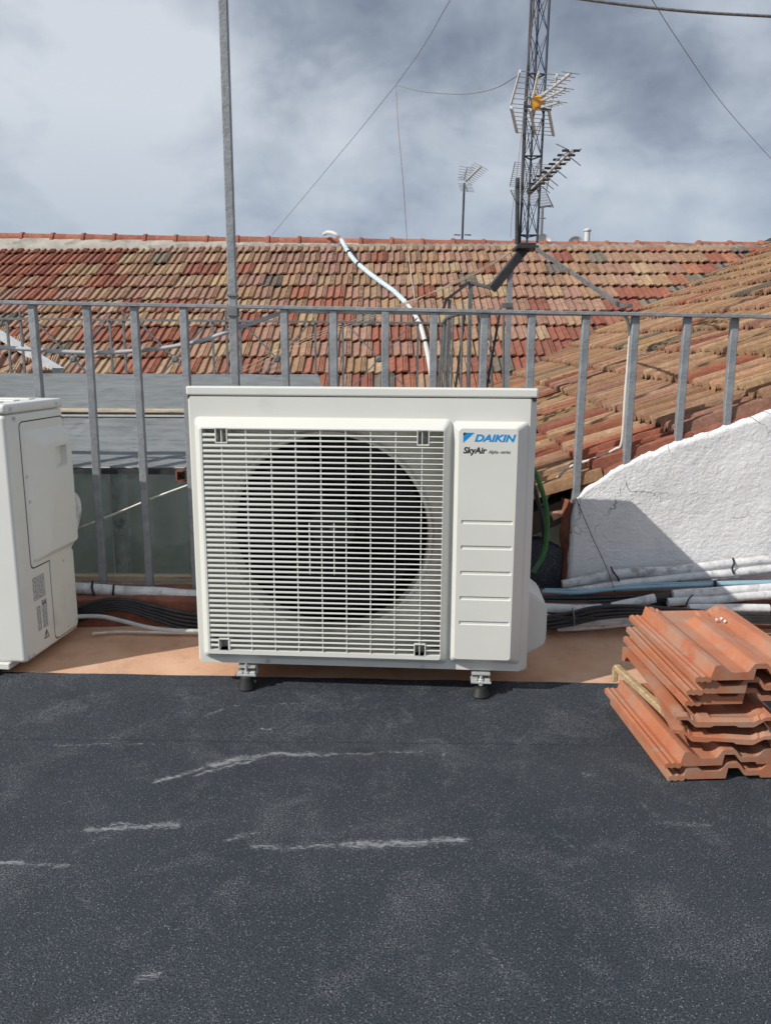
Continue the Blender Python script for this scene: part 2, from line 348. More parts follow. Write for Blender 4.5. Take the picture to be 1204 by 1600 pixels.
def membrane():
    m, t, b = base('mineral_bitumen_felt', .82); v = coords(t)
    c = mix(t, ramp(t, noise(t, v, 2.2, 6, .6), [(.35, (0, 0, 0)), (.65, (1, 1, 1))]), (.020, .025, .033), (.031, .036, .044))
    c = mix(t, ramp(t, noise(t, v, 260, 5, .8), [(.40, (0, 0, 0)), (.62, (1, 1, 1))]), mix(t, 1.0, c, (.12, .12, .13), 'MULTIPLY'), mix(t, 1.0, c, (2.5, 2.55, 2.6), 'MULTIPLY'))
    vo = N(t, 'ShaderNodeTexVoronoi', inp={'Scale': 300.0, 'Randomness': 1.0}); L(t, v, vo.inputs['Vector'])
    sp = N(t, 'ShaderNodeSeparateColor'); L(t, vo.outputs['Color'], sp.inputs[0])
    dots = M(t, 'MULTIPLY', M(t, 'LESS_THAN', vo.outputs['Distance'], .34), ramp(t, sp.outputs[0], [(.80, (0, 0, 0)), (1.0, (1, 1, 1))]))
    c = mix(t, M(t, 'MULTIPLY', dots, .85), c, (.34, .36, .39))
    # dusty, hazy wear and dark spots
    w = ramp(t, noise(t, v, 5.5, 8, .72, .6), [(.50, (0, 0, 0)), (.72, (1, 1, 1))])
    gr = ramp(t, noise(t, v, 260, 3, .7), [(.48, (0, 0, 0)), (.58, (1, 1, 1))])
    c = mix(t, M(t, 'MULTIPLY', M(t, 'MULTIPLY', w, gr), .65), c, (.24, .25, .27))
    c = mix(t, M(t, 'MULTIPLY', ramp(t, noise(t, v, 7.3, 4, .6), [(.64, (0, 0, 0)), (.70, (1, 1, 1))]), .5), c, (.018, .02, .025))
    # chalky scuff marks
    g = strokes_group()
    ST = [((245,1222),(330,1195),.020,.9),((330,1195),(410,1180),.032,1),((410,1180),(500,1178),.022,1),((500,1178),(655,1175),.010,1),((310,1210),(400,1188),.018,.8),
          ((0,1349),(105,1351),.016,1.0),((140,1296),(272,1289),.026,.85),((160,1286),(262,1294),.014,.7),((120,1330),(200,1292),.022,.35),((355,1310),(400,1300),.02,.7),((400,1325),(640,1318),.022,.7),((560,1320),(720,1312),.032,.95),
          ((315,1120),(360,1104),.014,.6),((360,1104),(475,1098),.010,.7),((475,1098),(480,1135),.010,.4),((88,1164),(240,1162),.012,.6),((640,1175),(655,1180),.03,.4),
          ((690,1170),(695,1195),.012,.6),((762,1300),(785,1262),.03,.3),((1030,1285),(1110,1290),.022,.5),((862,1302),(905,1330),.012,.4),((880,1306),(930,1322),.010,.4),((760,1480),(815,1560),.012,.35),((790,1500),(880,1595),.012,.3),((218,1528),(250,1522),.02,.7),
          ((560,1172),(600,1178),.03,-1),((915,1210),(925,1210),.02,.7),((410,1138),(424,1140),.008,1.3),((700,1085),(735,1076),.03,.3),((350,1075),(385,1078),.02,.4),((1005,1250),(1020,1275),.02,.4)]
    nz = N(t, 'ShaderNodeTexNoise', inp={'Scale': 18.0, 'Detail': 5.0}); L(t, v, nz.inputs['Vector'])
    vs = N(t, 'ShaderNodeVectorMath', operation='SCALE'); vs.inputs['Scale'].default_value = .05; L(t, nz.outputs['Color'], vs.inputs[0])
    pv = N(t, 'ShaderNodeVectorMath', operation='ADD'); L(t, v, pv.inputs[0]); L(t, vs.outputs[0], pv.inputs[1])
    tot = None; dark = None
    for a, bb, wid, amt in ST:
        A = flo(*a); B_ = flo(*bb); n = g and t.nodes.new('ShaderNodeGroup'); n.node_tree = g
        L(t, pv.outputs[0], n.inputs['P']); n.inputs['A'].default_value = (A.x+.025, A.y+.025, .025); n.inputs['BA'].default_value = (B_.x-A.x, B_.y-A.y, 0); n.inputs['W'].default_value = wid*.85
        o = M(t, 'MULTIPLY', n.outputs[0], abs(amt))
        if amt < 0: dark = o
        else: tot = o if tot is None else M(t, 'MAXIMUM', tot, o)
    brk = ramp(t, noise(t, coords(t, (70, 210, 1)), 1.0, 5, .8), [(.45, (0, 0, 0)), (.60, (1, 1, 1))])
    brk2 = ramp(t, noise(t, coords(t, (9, 40, 1)), 2.0, 4, .7), [(.30, (.25, .25, .25)), (.6, (1, 1, 1))])
    tot = M(t, 'MULTIPLY', M(t, 'SUBTRACT', M(t, 'MULTIPLY', tot, 1.9), M(t, 'MULTIPLY', M(t, 'SUBTRACT', 1.0, brk), 1.12), True), brk2)
    c = mix(t, M(t, 'MULTIPLY', tot, .9, True), c, (.34, .35, .37))
    c = mix(t, M(t, 'MULTIPLY', dark, .7, True), c, (.015, .016, .018))
    L(t, c, b.inputs['Base Color'])
    bump(t, b, M(t, 'ADD', noise(t, v, 260, 4, .7), M(t, 'MULTIPLY', noise(t, v, 9, 4), 1.5)), .55, .004)
    return m
MT['felt'] = membrane()
def strip_mat():
    m, t, b = base('terracotta_coating', .75); v = coords(t)
    c = mix(t, ramp(t, noise(t, v, 5, 6, .6), [(.35, (0, 0, 0)), (.65, (1, 1, 1))]), (.57, .325, .205), (.66, .42, .285))
    c = mix(t, M(t, 'MULTIPLY', ramp(t, noise(t, v, 9, 6, .7), [(.50, (0, 0, 0)), (.72, (1, 1, 1))]), .45), c, (.34, .19, .125))
    c = mix(t, M(t, 'MULTIPLY', ramp(t, noise(t, v, 40, 5, .7), [(.62, (0, 0, 0)), (.7, (1, 1, 1))]), .5), c, (.60, .36, .24))
    L(t, c, b.inputs['Base Color']); bump(t, b, noise(t, v, 60, 5, .65), .3, .006)
    return m
MT['strip'] = strip_mat()
def print_mat():
    m, t, b = base('small_label_print', .45); v = coords(t)
    w = N(t, 'ShaderNodeTexBrick', inp={'Scale': 1.0, 'Mortar Size': .003, 'Brick Width': .012, 'Row Height': .006}); L(t, coords(t), w.inputs['Vector'])
    n = noise(t, coords(t, (1, 170, 300)), 1.0, 2)
    c = mix(t, ramp(t, n, [(.46, (0, 0, 0)), (.56, (1, 1, 1))]), (.60, .605, .60), (.16, .18, .22))
    L(t, c, b.inputs['Base Color']); return m
MT['print'] = print_mat()

# ------------------------------------------------------------------ terrace (setting)
bm = new(); s = 900
for q in ([(-s, -s), (s, -s), (s, s), (-s, s)],): bm.faces.new([bm.verts.new((x, y, -9.0)) for x, y in q])
struct('ground', bm, MT['grounds'])
bm = new(); box(bm, -4.5, 5.5, -3.5, 3.06, -9.0, -.004)
struct('terrace_slab', bm, MT['wallplain'])
def yb(x): return 2.66 - (x+1.36)*.036          # rear edge of the black felt
seamY = flo(600, 1146).y
bm = new()
def sheet(bm, xs, y0f, y1f, z, th):
    A = [bm.verts.new((x, y0f(x), z)) for x in xs]; B_ = [bm.verts.new((x, y1f(x), z)) for x in xs]
    C = [bm.verts.new((x, y0f(x), z-th)) for x in xs]; D = [bm.verts.new((x, y1f(x), z-th)) for x in xs]
    for i in range(len(xs)-1):
        bm.faces.new((A[i], A[i+1], B_[i+1], B_[i])); bm.faces.new((C[i], A[i], A[i+1], C[i+1])[::-1]); bm.faces.new((B_[i], B_[i+1], D[i+1], D[i])[::-1])
xs = [-4.4+.02*i for i in range(491)]
felt = struct('terrace_floor', new(), MT['felt'])
sheet(bm, xs, lambda x: -3.4, lambda x: seamY+.004*mn.noise(Vector((x*3, 0, 1))), 0.0, .004); obj('felt_sheet', bm, MT['felt'], felt)
bm = new(); sheet(bm, xs, lambda x: seamY-.06+.006*mn.noise(Vector((x*2.2, 3, 1)))-.012*x, lambda x: yb(x)+.006*mn.noise(Vector((x*6, 9, 1)))+.003*mn.noise(Vector((x*25, 9, 1))), .0012, .0011); obj('felt_sheet', bm, MT['felt'], felt)
# terracotta strip and kerb behind it
bm = new(); NX = 160; NY = 14; grid = []
for j in range(NY+1):
    row = []
    for i in range(NX+1):
        x = -4.4+9.8*i/NX; y0 = 2.45-.03*x; y = y0+(3.10-y0)*j/NY
        k = max(0, (j/NY-.75)/.25)
        row.append(bm.verts.new((x, y, -.003+.03*k*k+.006*max(0, mn.noise(Vector((x*5, y*9, 4)))) * (1 if j > 5 else 0))))
    grid.append(row)
for j in range(NY):
    for i in range(NX): bm.faces.new((grid[j][i], grid[j][i+1], grid[j+1][i+1], grid[j+1][i]))
struct('terrace_edge_strip', bm, MT['strip'], smooth=True)
bm = new(); box(bm, -4.4, 5.4, 3.08, 3.32, -.02, .135, .012)
bmesh.ops.subdivide_edges(bm, edges=[e for e in bm.edges if e.calc_length() > 5], cuts=80)
for v in bm.verts: v.co += Vector((0, .012, .008))*mn.noise(v.co*4)
struct('kerb', bm, MT['brown'], smooth=True)

# ------------------------------------------------------------------ roof tiles
PROF = [(0,.006),(.025,.007),(.050,.012),(.070,.023),(.084,.030),(.091,.027),(.096,.006),(.118,.007),(.140,.012),(.158,.023),(.172,.030),(.179,.027),(.184,.010),(.190,.028),(.198,.030),(.2015,.018),(.206,.030),(.214,.030),(.2175,.018),(.222,.030),(.231,.030),(.236,.008)]
def tile_mesh(name, seed, zk=1.0):
    bm = new(); rnd = random.Random(seed); ln = .42; th = .017; rings = []
    for (y, dz, low) in ((0, -.004, 1), (.012, 0, 0), (ln, 0, 0)):
        t = []; bt = []
        for x, z in PROF:
            z *= zk; w = rnd.uniform(-.0016, .0016)
            t.append(bm.verts.new((x, y+(w*2 if y == 0 else 0), z+dz+w))); bt.append(bm.verts.new((x, y, z+dz-th)))
        rings.append((t, bt))
    for (t0, b0), (t1, b1) in zip(rings, rings[1:]):
        for i in range(len(PROF)-1):
            bm.faces.new((t0[i], t0[i+1], t1[i+1], t1[i]))
        bm.faces.new((t0[0], t1[0], b1[0], b0[0])); bm.faces.new((t0[-1], b0[-1], b1[-1], t1[-1]))
    t0, b0 = rings[0]
    for i in range(len(PROF)-1): bm.faces.new((b0[i], b0[i+1], t0[i+1], t0[i]))
    bmesh.ops.recalc_face_normals(bm, faces=bm.faces)
    me = bpy.data.meshes.new(name); bm.to_mesh(me); bm.free(); me.materials.append(MT['tile'])
    for p in me.polygons: p.use_smooth = True
    me.set_sharp_from_angle(angle=R(50)); return me
TILES = [tile_mesh('roof_tile', i) for i in range(4)]
TILES_B = [tile_mesh('roof_tile', 10+i, 1.35) for i in range(4)]
for me in TILES_B: me.materials[0] = MT['tile_side']
TAN = [(.41, .28, .175), (.38, .24, .15), (.43, .30, .19), (.355, .215, .135), (.39, .26, .165), (.395, .24, .155)]
RED = [(.34, .125, .08), (.31, .115, .075), (.36, .15, .095), (.28, .105, .07)]
PINK = [(.38, .225, .165), (.36, .205, .15)]
DARK = [(.17, .145, .115), (.21, .18, .14)]
def tint(c, a=.1): k = random.uniform(1-a, 1+a)*.94; return (c[0]*k, c[1]*k*random.uniform(.96, 1.04), c[2]*k*random.uniform(.93, 1.07), 1)
def tile_mat(P, ex, ey, ez, pitch=5.6):
    yaw = random.gauss(0, .7); pt = pitch+random.gauss(0, .5)
    b = Matrix((ex, ey, ez)).transposed().to_4x4(); b.translation = P+ez*random.gauss(0, .0025)+ey*random.gauss(0, .006)
    return b @ Matrix.Rotation(R(yaw), 4, 'Z') @ Matrix.Rotation(R(-pt), 4, 'X')
def join_stuff(name, items, parent, mat):
    vs = []; fs = []; cols = []
    for me, mt, c in items:
        o = len(vs); vs += [(mt @ v.co)[:] for v in me.vertices]
        fs += [[i+o for i in p.vertices] for p in me.polygons]; r = random.random()
        cols += [(c[0], c[1], c[2], r)]*len(me.vertices)
    me = bpy.data.meshes.new(name); me.from_pydata(vs, [], fs); me.materials.append(mat)
    a = me.color_attributes.new('col', 'FLOAT_COLOR', 'POINT')
    a.data.foreach_set('color', [x for c in cols for x in c])
    for p in me.polygons: p.use_smooth = True
    me.set_sharp_from_angle(angle=R(50))
    o = inst(name, me, parent); o['kind'] = 'stuff'; return o

# main roof beyond the light well
TH = R(29.5); MY0, MZ0 = 11.65, 2.482
mex, mey, mez = Vector((1, 0, 0)), Vector((0, math.cos(TH), math.sin(TH))), Vector((0, -math.sin(TH), math.cos(TH)))
RA, RB = .293-.035, .431                   # right roof z = RA + RB * x
def main_z(y): return MZ0+(y-MY0)*math.tan(TH)
def valley_x(y): return (main_z(y)-.292)/.431
def valley_y(x): return MY0+(.292+.431*x-MZ0)/math.tan(TH)
def on_main(px, py, off=0.0):
    r = ray(px, py); t = math.tan(TH); o = CAM
    k = (MZ0+off-MY0*t-o.z)/(r.z-r.y*t); return o+r*k
mroof = thing('tiled_roof_building', 'long weathered clay tile roof with red ridge running across the whole background', 'roof', (0, 9, -9))
MO = Vector((0, 9, -9))
def loc(p): return Vector(p)-MO
bm = new()
pr = [(7.9, main_z(7.9)-.11), (12.03, main_z(12.03)-.11), (16.2, main_z(7.9)-.11), (16.2, main_z(7.9)-.2), (12.03, main_z(12.03)-.25), (7.9, main_z(7.9)-.2)]
prism(bm, pr, -9, 9, lambda u, v, w: loc((w, u, v))); obj('roof_deck', bm, MT['deck'], mroof)
bm = new(); box(bm, -8.8, 8.8, 8.15-9, 15.9-9, 0, 9+main_z(8.15)-.22); obj('wall', bm, MT['wallplain'], mroof)
cand = []
for i in range(-0, 11):
    s = i*.36
    P0 = Vector((0, MY0, MZ0))-mey*s; off = random.uniform(-.1, .1)
    y = P0.y; xl = -.478*y-.9; xr = min(valley_x(y)+.42, .478*y+.9); k0 = math.floor((xl-off)/.23); k = k0
    while off+(k+1)*.23 < xr+.12:
        x = off+k*.23; k += 1
        u = x/y*FPX*.985+602
        r = random.random()
        redzone = (i == 0 and u < 232) or (i == 1 and u < 182) or (i == 2 and (u < 116 or 147 < u < 180 or 286 < u < 330)) or (i == 3 and u < 38)
        if redzone: c = random.choice(RED)
        else:
            pr_ = .07 + (.11 if i >= 4 else 0) + (.12 if i >= 7 else 0)
            c = random.choice(RED) if r < pr_ else random.choice(PINK) if r < pr_+.34 else random.choice(DARK) if r > .965 else random.choice(TAN)
        if valley_x(y)-x < .35: c = random.choice(RED+RED+DARK)
        vis = -40 < u < 1240
        P = P0+mex*x+mez*.012+Vector((0, 0, .008*min(0, x-1.4)))
        mt_ = tile_mat(P, mex, mey, mez)
        if i == 0: mt_ = mt_ @ Matrix.Diagonal((1, .40, 1, 1))
        cand.append((i, vis, random.choice(TILES), mt_, tint(c)))
cand.sort(key=lambda c: (not c[1], -c[0]))
for n_, (i, vis, me, mt, c) in enumerate(cand):
    if n_ < 300 and vis:
        o = inst('roof_tile', me, mroof); o.matrix_local = Matrix.Translation(-MO) @ mt; o.color = c
rest = [(me, Matrix.Translation(-MO) @ mt, c) for n_, (i, vis, me, mt, c) in enumerate(cand) if not (n_ < 300 and vis)]
join_stuff('far_roof_tiles', rest, mroof, MT['tile_far'])
# ridge caps and mortar
def cap_mesh():
    bm = new(); n = 9; rings = []
    for (x, r) in ((0, .098), (.012, .112), (.05, .112), (.058, .096), (.46, .088)):
        rings.append([bm.verts.new((x, r*math.cos(R(200-220*k/(n-1))), r*math.sin(R(200-220*k/(n-1))))) for k in range(n)])
    for a, b in zip(rings, rings[1:]):
        for k in range(n-1): bm.faces.new((a[k], a[k+1], b[k+1], b[k]))
    bm.faces.new(rings[0]); bm.faces.new(rings[-1])
    bmesh.ops.recalc_face_normals(bm, faces=bm.faces)
    me = bpy.data.meshes.new('ridge_tile'); bm.to_mesh(me); bm.free(); me.materials.append(MT['tile'])
    for p in me.polygons: p.use_smooth = True
    me.set_sharp_from_angle(angle=R(50)); return me
CAP = cap_mesh()
def ridge_z(x): return 2.762-.0105*(x+5.5)+.0012*max(0, x-2)**2*3.2
k = 0; x = -7.0
while x < 6.9:
    o = inst('ridge_tile', CAP, mroof); z = ridge_z(x)-.100
    o.location = loc((x, 12.03+random.gauss(0, .006), z+random.gauss(0, .004)))
    o.rotation_euler = (random.gauss(0, .02), math.atan(.0105)+random.gauss(0, .006)-.01, random.gauss(0, .008)); o.color = tint(random.choice([(.36, .125, .08), (.39, .145, .09), (.33, .11, .07)]), .08); x += .44
bm = new(); n = 420; prev = None
for i in range(n+1):
    x = -7+14*i/n; rz = ridge_z(x); w = mn.noise(Vector((x*4, 0, 0)))*.03+mn.noise(Vector((x*17, 2, 0)))*.014
    wv = .012*math.cos(2*math.pi*x/.118)
    y1 = 11.765-w*.7+(-.03 if x < -3.0 else .02)
    tz = main_z(y1)+.046+.008*min(0, x-1.4)+(wv if x > -3.0 else 0); pts = [(x, 12.02, rz-.05), (x, 11.945+w*.2, rz-.085), (x, 11.925+w*.3, rz-.105), (x, y1, tz), (x, y1-.012, main_z(y1)-.06)]
    cur = [bm.verts.new(loc(p)) for p in pts]
    if prev:
        for j in range(4): bm.faces.new((prev[j], cur[j], cur[j+1], prev[j+1]))
    prev = cur
obj('ridge_mortar', bm, MT['mortar'], mroof, smooth=True, ang=60)

# right roof rising to the right
rroof = thing('side_tiled_roof', 'near weathered tile roof rising to the right behind the white wall', 'roof', (0, 0, 0))
SL = math.atan(RB)
yaw_r = R(-1.9)                             # rows drift right with distance
rey = Vector((math.cos(SL), 0, math.sin(SL))); rex = Vector((math.sin(-yaw_r)*math.cos(SL)*1.0, -1, math.sin(-yaw_r)*math.sin(SL)))*-1
rex = Vector((.034, 1, .034*RB)).normalized(); rex = -rex     # along the row towards the camera
rez = rex.cross(rey).normalized()
if rez.z < 0: rez = -rez
rey = rez.cross(rex).normalized()
if rey.x < 0: rey = -rey
bm = new()
xs_ = [.55, 1.2, 2.2, 3.4, 4.6, 5.6]
A = [bm.verts.new((x, 3.30, RA+RB*x-.07)) for x in xs_]; B_ = [bm.verts.new((x, max(3.4, (valley_y(x)+.1)) if x > .8 else 4.5, RA+RB*x-.07)) for x in xs_]
C = [bm.verts.new((v.co.x, v.co.y, v.co.z-.1)) for v in A]; D = [bm.verts.new((v.co.x, v.co.y, v.co.z-.1)) for v in B_]
for i in range(len(xs_)-1):
    bm.faces.new((A[i], A[i+1], B_[i+1], B_[i])); bm.faces.new((C[i], D[i], D[i+1], C[i+1])); bm.faces.new((A[i], C[i], C[i+1], A[i+1])); bm.faces.new((B_[i], B_[i+1], D[i+1], D[i]))
bm.faces.new((A[0], B_[0], D[0], C[0])); bm.faces.new((A[-1], C[-1], D[-1], B_[-1]))
obj('roof_deck', bm, MT['deck'], rroof)
bm = new(); prism(bm, [(.95, -9), (5.6, -9), (5.6, RA+RB*5.6-.20), (.95, RA+RB*.95-.20)], 3.50, 8.0, lambda u, v, w: (u, w, v)); obj('wall', bm, MT['wallplain'], rroof)
# valley flashing
bm = new(); vp = [Vector((x, valley_y(x), .292+.431*x)) for x in (.9, 2, 3, 4, 5, 6)]
for a, b in zip(vp, vp[1:]): bm.faces.new([bm.verts.new(p) for p in (a+Vector((-.16, .02, -.005)), b+Vector((-.16, .02, -.005)), b+Vector((.2, -.06, .01)), a+Vector((.2, -.06, .01)))])
obj('valley_flashing', bm, MT['valley'], rroof)
rc = []
for i in range(14):
    xb = .52+.345*i
    y = 3.38; k = 0; yo = random.uniform(0, .2)
    while True:
        yy = 3.275+k*.23+(.0 if k < 1 else yo*.1); k += 1
        x = xb+.034*(yy-3.4)
        if i == 0 and yy > 4.5: break
        if yy > valley_y(x)+.55: break
        if yy > 12: break
        if x > .478*yy+.95: continue
        P = Vector((x, yy+.23, RA+RB*x))+rez*.012
        r = random.random()
        c = random.choice(TAN) if r < .80 else random.choice(PINK) if r < .90 else random.choice(RED) if r < .95 else random.choice(DARK)
        if i <= 1: c = random.choice(PINK+RED+TAN+TAN)
        rc.append((x < .478*yy+.1 and yy+.2 < valley_y(x)+.3, random.choice(TILES_B), tile_mat(P, rex, rey, rez), tuple(a*b for a, b in zip(tint(c, .16), (1.0, .95, .88, 1)))))
rc.sort(key=lambda c: not c[0])
for n_, (vis, me, mt, c) in enumerate(rc):
    if n_ < 295 and vis:
        o = inst('roof_tile', me, rroof); o.matrix_local = mt; o.color = c
rest = [(me, mt, c) for n_, (vis, me, mt, c) in enumerate(rc) if not (n_ < 295 and vis)]
if rest: join_stuff('far_roof_tiles', rest, rroof, MT['tile_far'])

# small neighbouring roof at the far left
A0 = at(-60, 490, 6.6); A1 = at(92, 584, 5.3)
lroof = thing('small_tiled_roof', 'small shaded tile roof with pale verge flashing at the far left behind the railing', 'roof', (A1.x, A1.y, A1.z))
LO = Vector(A1)
sl_ = R(21); ley = Vector((-.30, math.cos(sl_), math.sin(sl_))).normalized(); lex = Vector((1, .05, 0)); lex = (lex-ley*lex.dot(ley)).normalized(); lez = lex.cross(ley).normalized()
vdir = (A0-A1); vl = vdir.length; vdir.normalize()
bm = new(); W_ = 1.7
q = [A1, A1-lex*W_, A0-lex*W_, A0]
prism(bm, [(0, 0)]*0 or [(0, 0), (-W_, 0), (-W_, vl), (0, vl)], -.06, -.02, lambda u, v, w: (A1+lex*u+vdir*v+Vector((0, 0, 1))*w)-LO); obj('roof_deck', bm, MT['deck'], lroof)
for i in range(6):
    for k in range(7):
        P = A1+vdir*(i*.30)-lex*(.23*(k+1)+.03)
        o = inst('roof_tile', random.choice(TILES), lroof); nz = lex.cross(vdir).normalized(); ey_ = nz.cross(lex).normalized()
        o.matrix_local = Matrix.Translation(-LO) @ tile_mat(P, lex, ey_, nz, 5); o.color = tint(random.choice(TAN+PINK))
bm = new(); bar(bm, (A1+Vector((0, 0, .02)))-LO, (A0+Vector((0, 0, .02)))-LO, .07, .035); obj('verge_flashing', bm, MT['alu'], lroof)
bm = new(); box(bm, -1.8, -.05, .25, 2.2, -7, -.35); obj('wall', bm, MT['wallplain'], lroof)

# ------------------------------------------------------------------ light well: glass front and zinc roof
well = thing('glazed_light_well', 'grey zinc roofed light well with greenish glass panes behind the left railing', 'skylight', (0, 3.5, 0))
WO = Vector((0, 3.5, 0))
ZX0 = -3.2
def zsheet(name, rows, mat, x1f, th=.006):
    bm = new(); n = 60; R_ = []
    for (yy, zz, xe) in rows:
        R_.append([bm.verts.new(Vector((ZX0+(xe-ZX0)*i/n, yy, zz+.006*mn.noise(Vector((i*.25, yy*3, 1)))))-WO) for i in range(n+1)])
    for a, b in zip(R_, R_[1:]):
        for i in range(n): bm.faces.new((a[i], a[i+1], b[i+1], b[i]))
    bmesh.ops.solidify(bm, geom=bm.faces[:], thickness=th)
    return obj(name, bm, mat, well, smooth=True)
zl0 = at(200, 730, 3.47); zl1 = at(200, 652, 4.12); zu0 = at(200, 640, 4.16); zu1 = at(200, 584, 5.0)
XE = at(497, 587, 5.0).x
zsheet('lower_zinc_sheet', [(zl0.y, zl0.z, -.30), (3.7, zl0.z+(zl1.z-zl0.z)*.32, -.30), (zl1.y, zl1.z, -.32)], MT['zinc'], None)
zsheet('upper_zinc_sheet', [(zu0.y-.01, zu0.z-.06, -.34), (zu0.y, zu0.z, -.34), (4.6, (zu0.z+zu1.z)/2+.01, -.36), (zu1.y, zu1.z, XE)], MT['zinc'], None)
bm = new(); box(bm, ZX0, -.33, zl1.y-.012, zl1.y+.02, zl1.z+.004, zl1.z+.012); obj('sheet_fold', bm, MT['alu'], well)
bm = new(); box(bm, ZX0, -.34, zu0.y-.035, zu0.y-.012, zu0.z-.012-0, zu0.z+.006, .003); obj('wooden_lip', bm, MT['wood_lip'], well)
bm = new(); box(bm, ZX0, -.31, 3.46-3.5, 3.50-3.5, zl0.z-.03, zl0.z-.008); obj('head_bar', bm, MT['darksteel'], well)
for ch in well.children:
    if ch.name.split('.')[0] in ('sheet_fold', 'wooden_lip'): ch.location = (0, -3.5, 0)
gx = [-2.75, -2.02, -1.30, -.62, -.32]
gx = [-2.6, -1.72, -1.215, -.30]
for a, b in zip(gx, gx[1:]):
    bm = new(); box(bm, a+.004, b-.004, -.025, -.019, .13, zl0.z-.03); obj('glass_pane', bm, MT['glass'], well)
bm = new(); box(bm, -2.6, -.30, -.05, .0, .098, .128, .004); obj('sill', bm, MT['wood_lip'], well)
bm = new(); box(bm, -3.2, -.3, 1.93, 2.03, -2.0, .62); obj('inner_wall', bm, MT['wellwall'], well)
bm = new(); box(bm, -.36, -.30, .02, 1.92, -2.0, zl0.z-.06); obj('unseen_side_wall', bm, MT['wellwall'], well)
bm = new(); prism(bm, [(.02, -2.0), (1.92, -2.0), (1.92, zu1.z+.02), (1.5, zu1.z-.03), (.68, zu0.z-.03), (.66, zl1.z-.03), (.02, zl0.z-.03)], -3.2, -3.12, lambda u, v, w: (w, u, v)); obj('unseen_side_wall', bm, MT['wellwall'], well)  # unseen left wall, added to block sun entering the well from the side
bm = new(); box(bm, -3.2, -.3, .02, 1.92, -1.3, -1.2); obj('well_floor', bm, MT['wellwall'], well)
bm = new(); xq = at(190, 820, 5.30).x; tube(bm, [(xq, 1.8, -1.9), (xq, 1.8, .55)], .05, 16)
lathe(bm, [(.05, 0), (.056, .004), (.056, .05), (.05, .054)], (xq, 1.8, -.12), cap=False); obj('downpipe', bm, MT['pipewhite'], well, smooth=True)
v0 = at(283, 744, 3.44); bm = new()
loft(bm, [(v0.x-.024, v0.x+.024, v0.z-.024, v0.z+.026, .003, .0), (v0.x-.024, v0.x+.024, v0.z-.024, v0.z+.026, .003, -.06), (v0.x-.017, v0.x+.017, v0.z-.017, v0.z+.018, .002, -.06), (v0.x-.017, v0.x+.017, v0.z-.017, v0.z+.018, .002, .1)], cap1=True)
obj('vent_duct', bm, MT['brown'], well)

# ------------------------------------------------------------------ white stucco wall with sloping top
wall = thing('white_stucco_wall', 'white rough stucco wall with sloping top and cracked corner at the right', 'wall', (1.3, 3.30, .1))
WLO = Vector((1.3, 3.30, .1))
tp = [(.765, .30), (.768, .47), (.785, .535), (.86, .598), (.958, .668), (1.06, .715), (1.171, .760), (1.381, .833), (1.554, .893), (1.9, 1.03), (2.6, 1.33), (3.4, 1.67)]
def top_z(x):
    for (a, za), (b, zb) in zip(tp, tp[1:]):
        if a <= x <= b: return za+(zb-za)*(x-a)/(b-a)
    return tp[-1][1]
bm = new(); nx, nz_ = 420, 170; g = []
for i in range(nx+1):
    x = .765+2.6*(i/nx)**1.15; zt = top_z(x)+.007*mn.noise(Vector((x*14, 0, 0)))+.004*mn.noise(Vector((x*47, 0, 0))); col = []
    for j in range(nz_+1):
        f = j/nz_; z = .12+(zt-.12)*f
        p = Vector((x*9, 0, z*9)); d = .008*mn.noise(p*.6)+.0014*mn.noise(p*3.3)+.0012*mn.noise(p*9)+.0014*mn.noise(p*20)+.0008*mn.noise(p*38)
        rd = max(0, (f-.96)/.04)
        le = max(0, 1-(x-.765)/.02)
        col.append(bm.verts.new(Vector((x+(.012*mn.noise(Vector((0, 1, z*18))) if i == 0 else 0), 3.235-d+.02*rd*rd+.02*le*le, z))-WLO))
    g.append(col)
for i in range(nx):
    for j in range(nz_): bm.faces.new((g[i][j], g[i+1][j], g[i+1][j+1], g[i][j+1]))
obj('stucco_face', bm, MT['stucco'], wall, smooth=True, ang=80)
bm = new(); pts = [(x, top_z(x)-.004) for x in [.768+.03*i for i in range(86)]]
lo = [bm.verts.new(Vector((x, 3.252, z))-WLO) for x, z in pts]; hi = [bm.verts.new(Vector((x-.008, 3.275, z+.026+.006*mn.noise(Vector((x*20, 5, 0)))))-WLO) for x, z in pts]; bk = [bm.verts.new(Vector((x, 3.42, z-.01))-WLO) for x, z in pts]
for i in range(len(pts)-1):
    bm.faces.new((lo[i], lo[i+1], hi[i+1], hi[i])); bm.faces.new((hi[i], hi[i+1], bk[i+1], bk[i]))
obj('painted_top_edge', bm, MT['brown'], wall, smooth=True)
bm = new(); pl = [(3.25, .1)]; 
for z0, z1 in zip([.1+.04*i for i in range(11)], [.14+.04*i for i in range(11)]): pass
zs = [.1+.02*i for i in range(22)]; a_ = [bm.verts.new(Vector((.762+.012*mn.noise(Vector((z*20, 2, 2))), 3.243+.01*mn.noise(Vector((z*30, 7, 2))), z))-WLO) for z in zs]; b_ = [bm.verts.new(Vector((.738+.012*mn.noise(Vector((z*12, 3, 2))), 3.30, z))-WLO) for z in zs]
c_ = [bm.verts.new(Vector((.80, 3.42, z))-WLO) for z in zs]
for i in range(len(zs)-1): bm.faces.new((a_[i], b_[i], b_[i+1], a_[i+1])); bm.faces.new((b_[i], c_[i], c_[i+1], b_[i+1]))
obj('broken_end', bm, MT['brown'], wall, smooth=True)
bm = new(); box(bm, .78, 3.4, 3.26-3.30, 3.42-3.30, 0, .18); 
for v in bm.verts: v.co.x -= 1.3
obj('wall_core', bm, MT['wallplain'], wall)
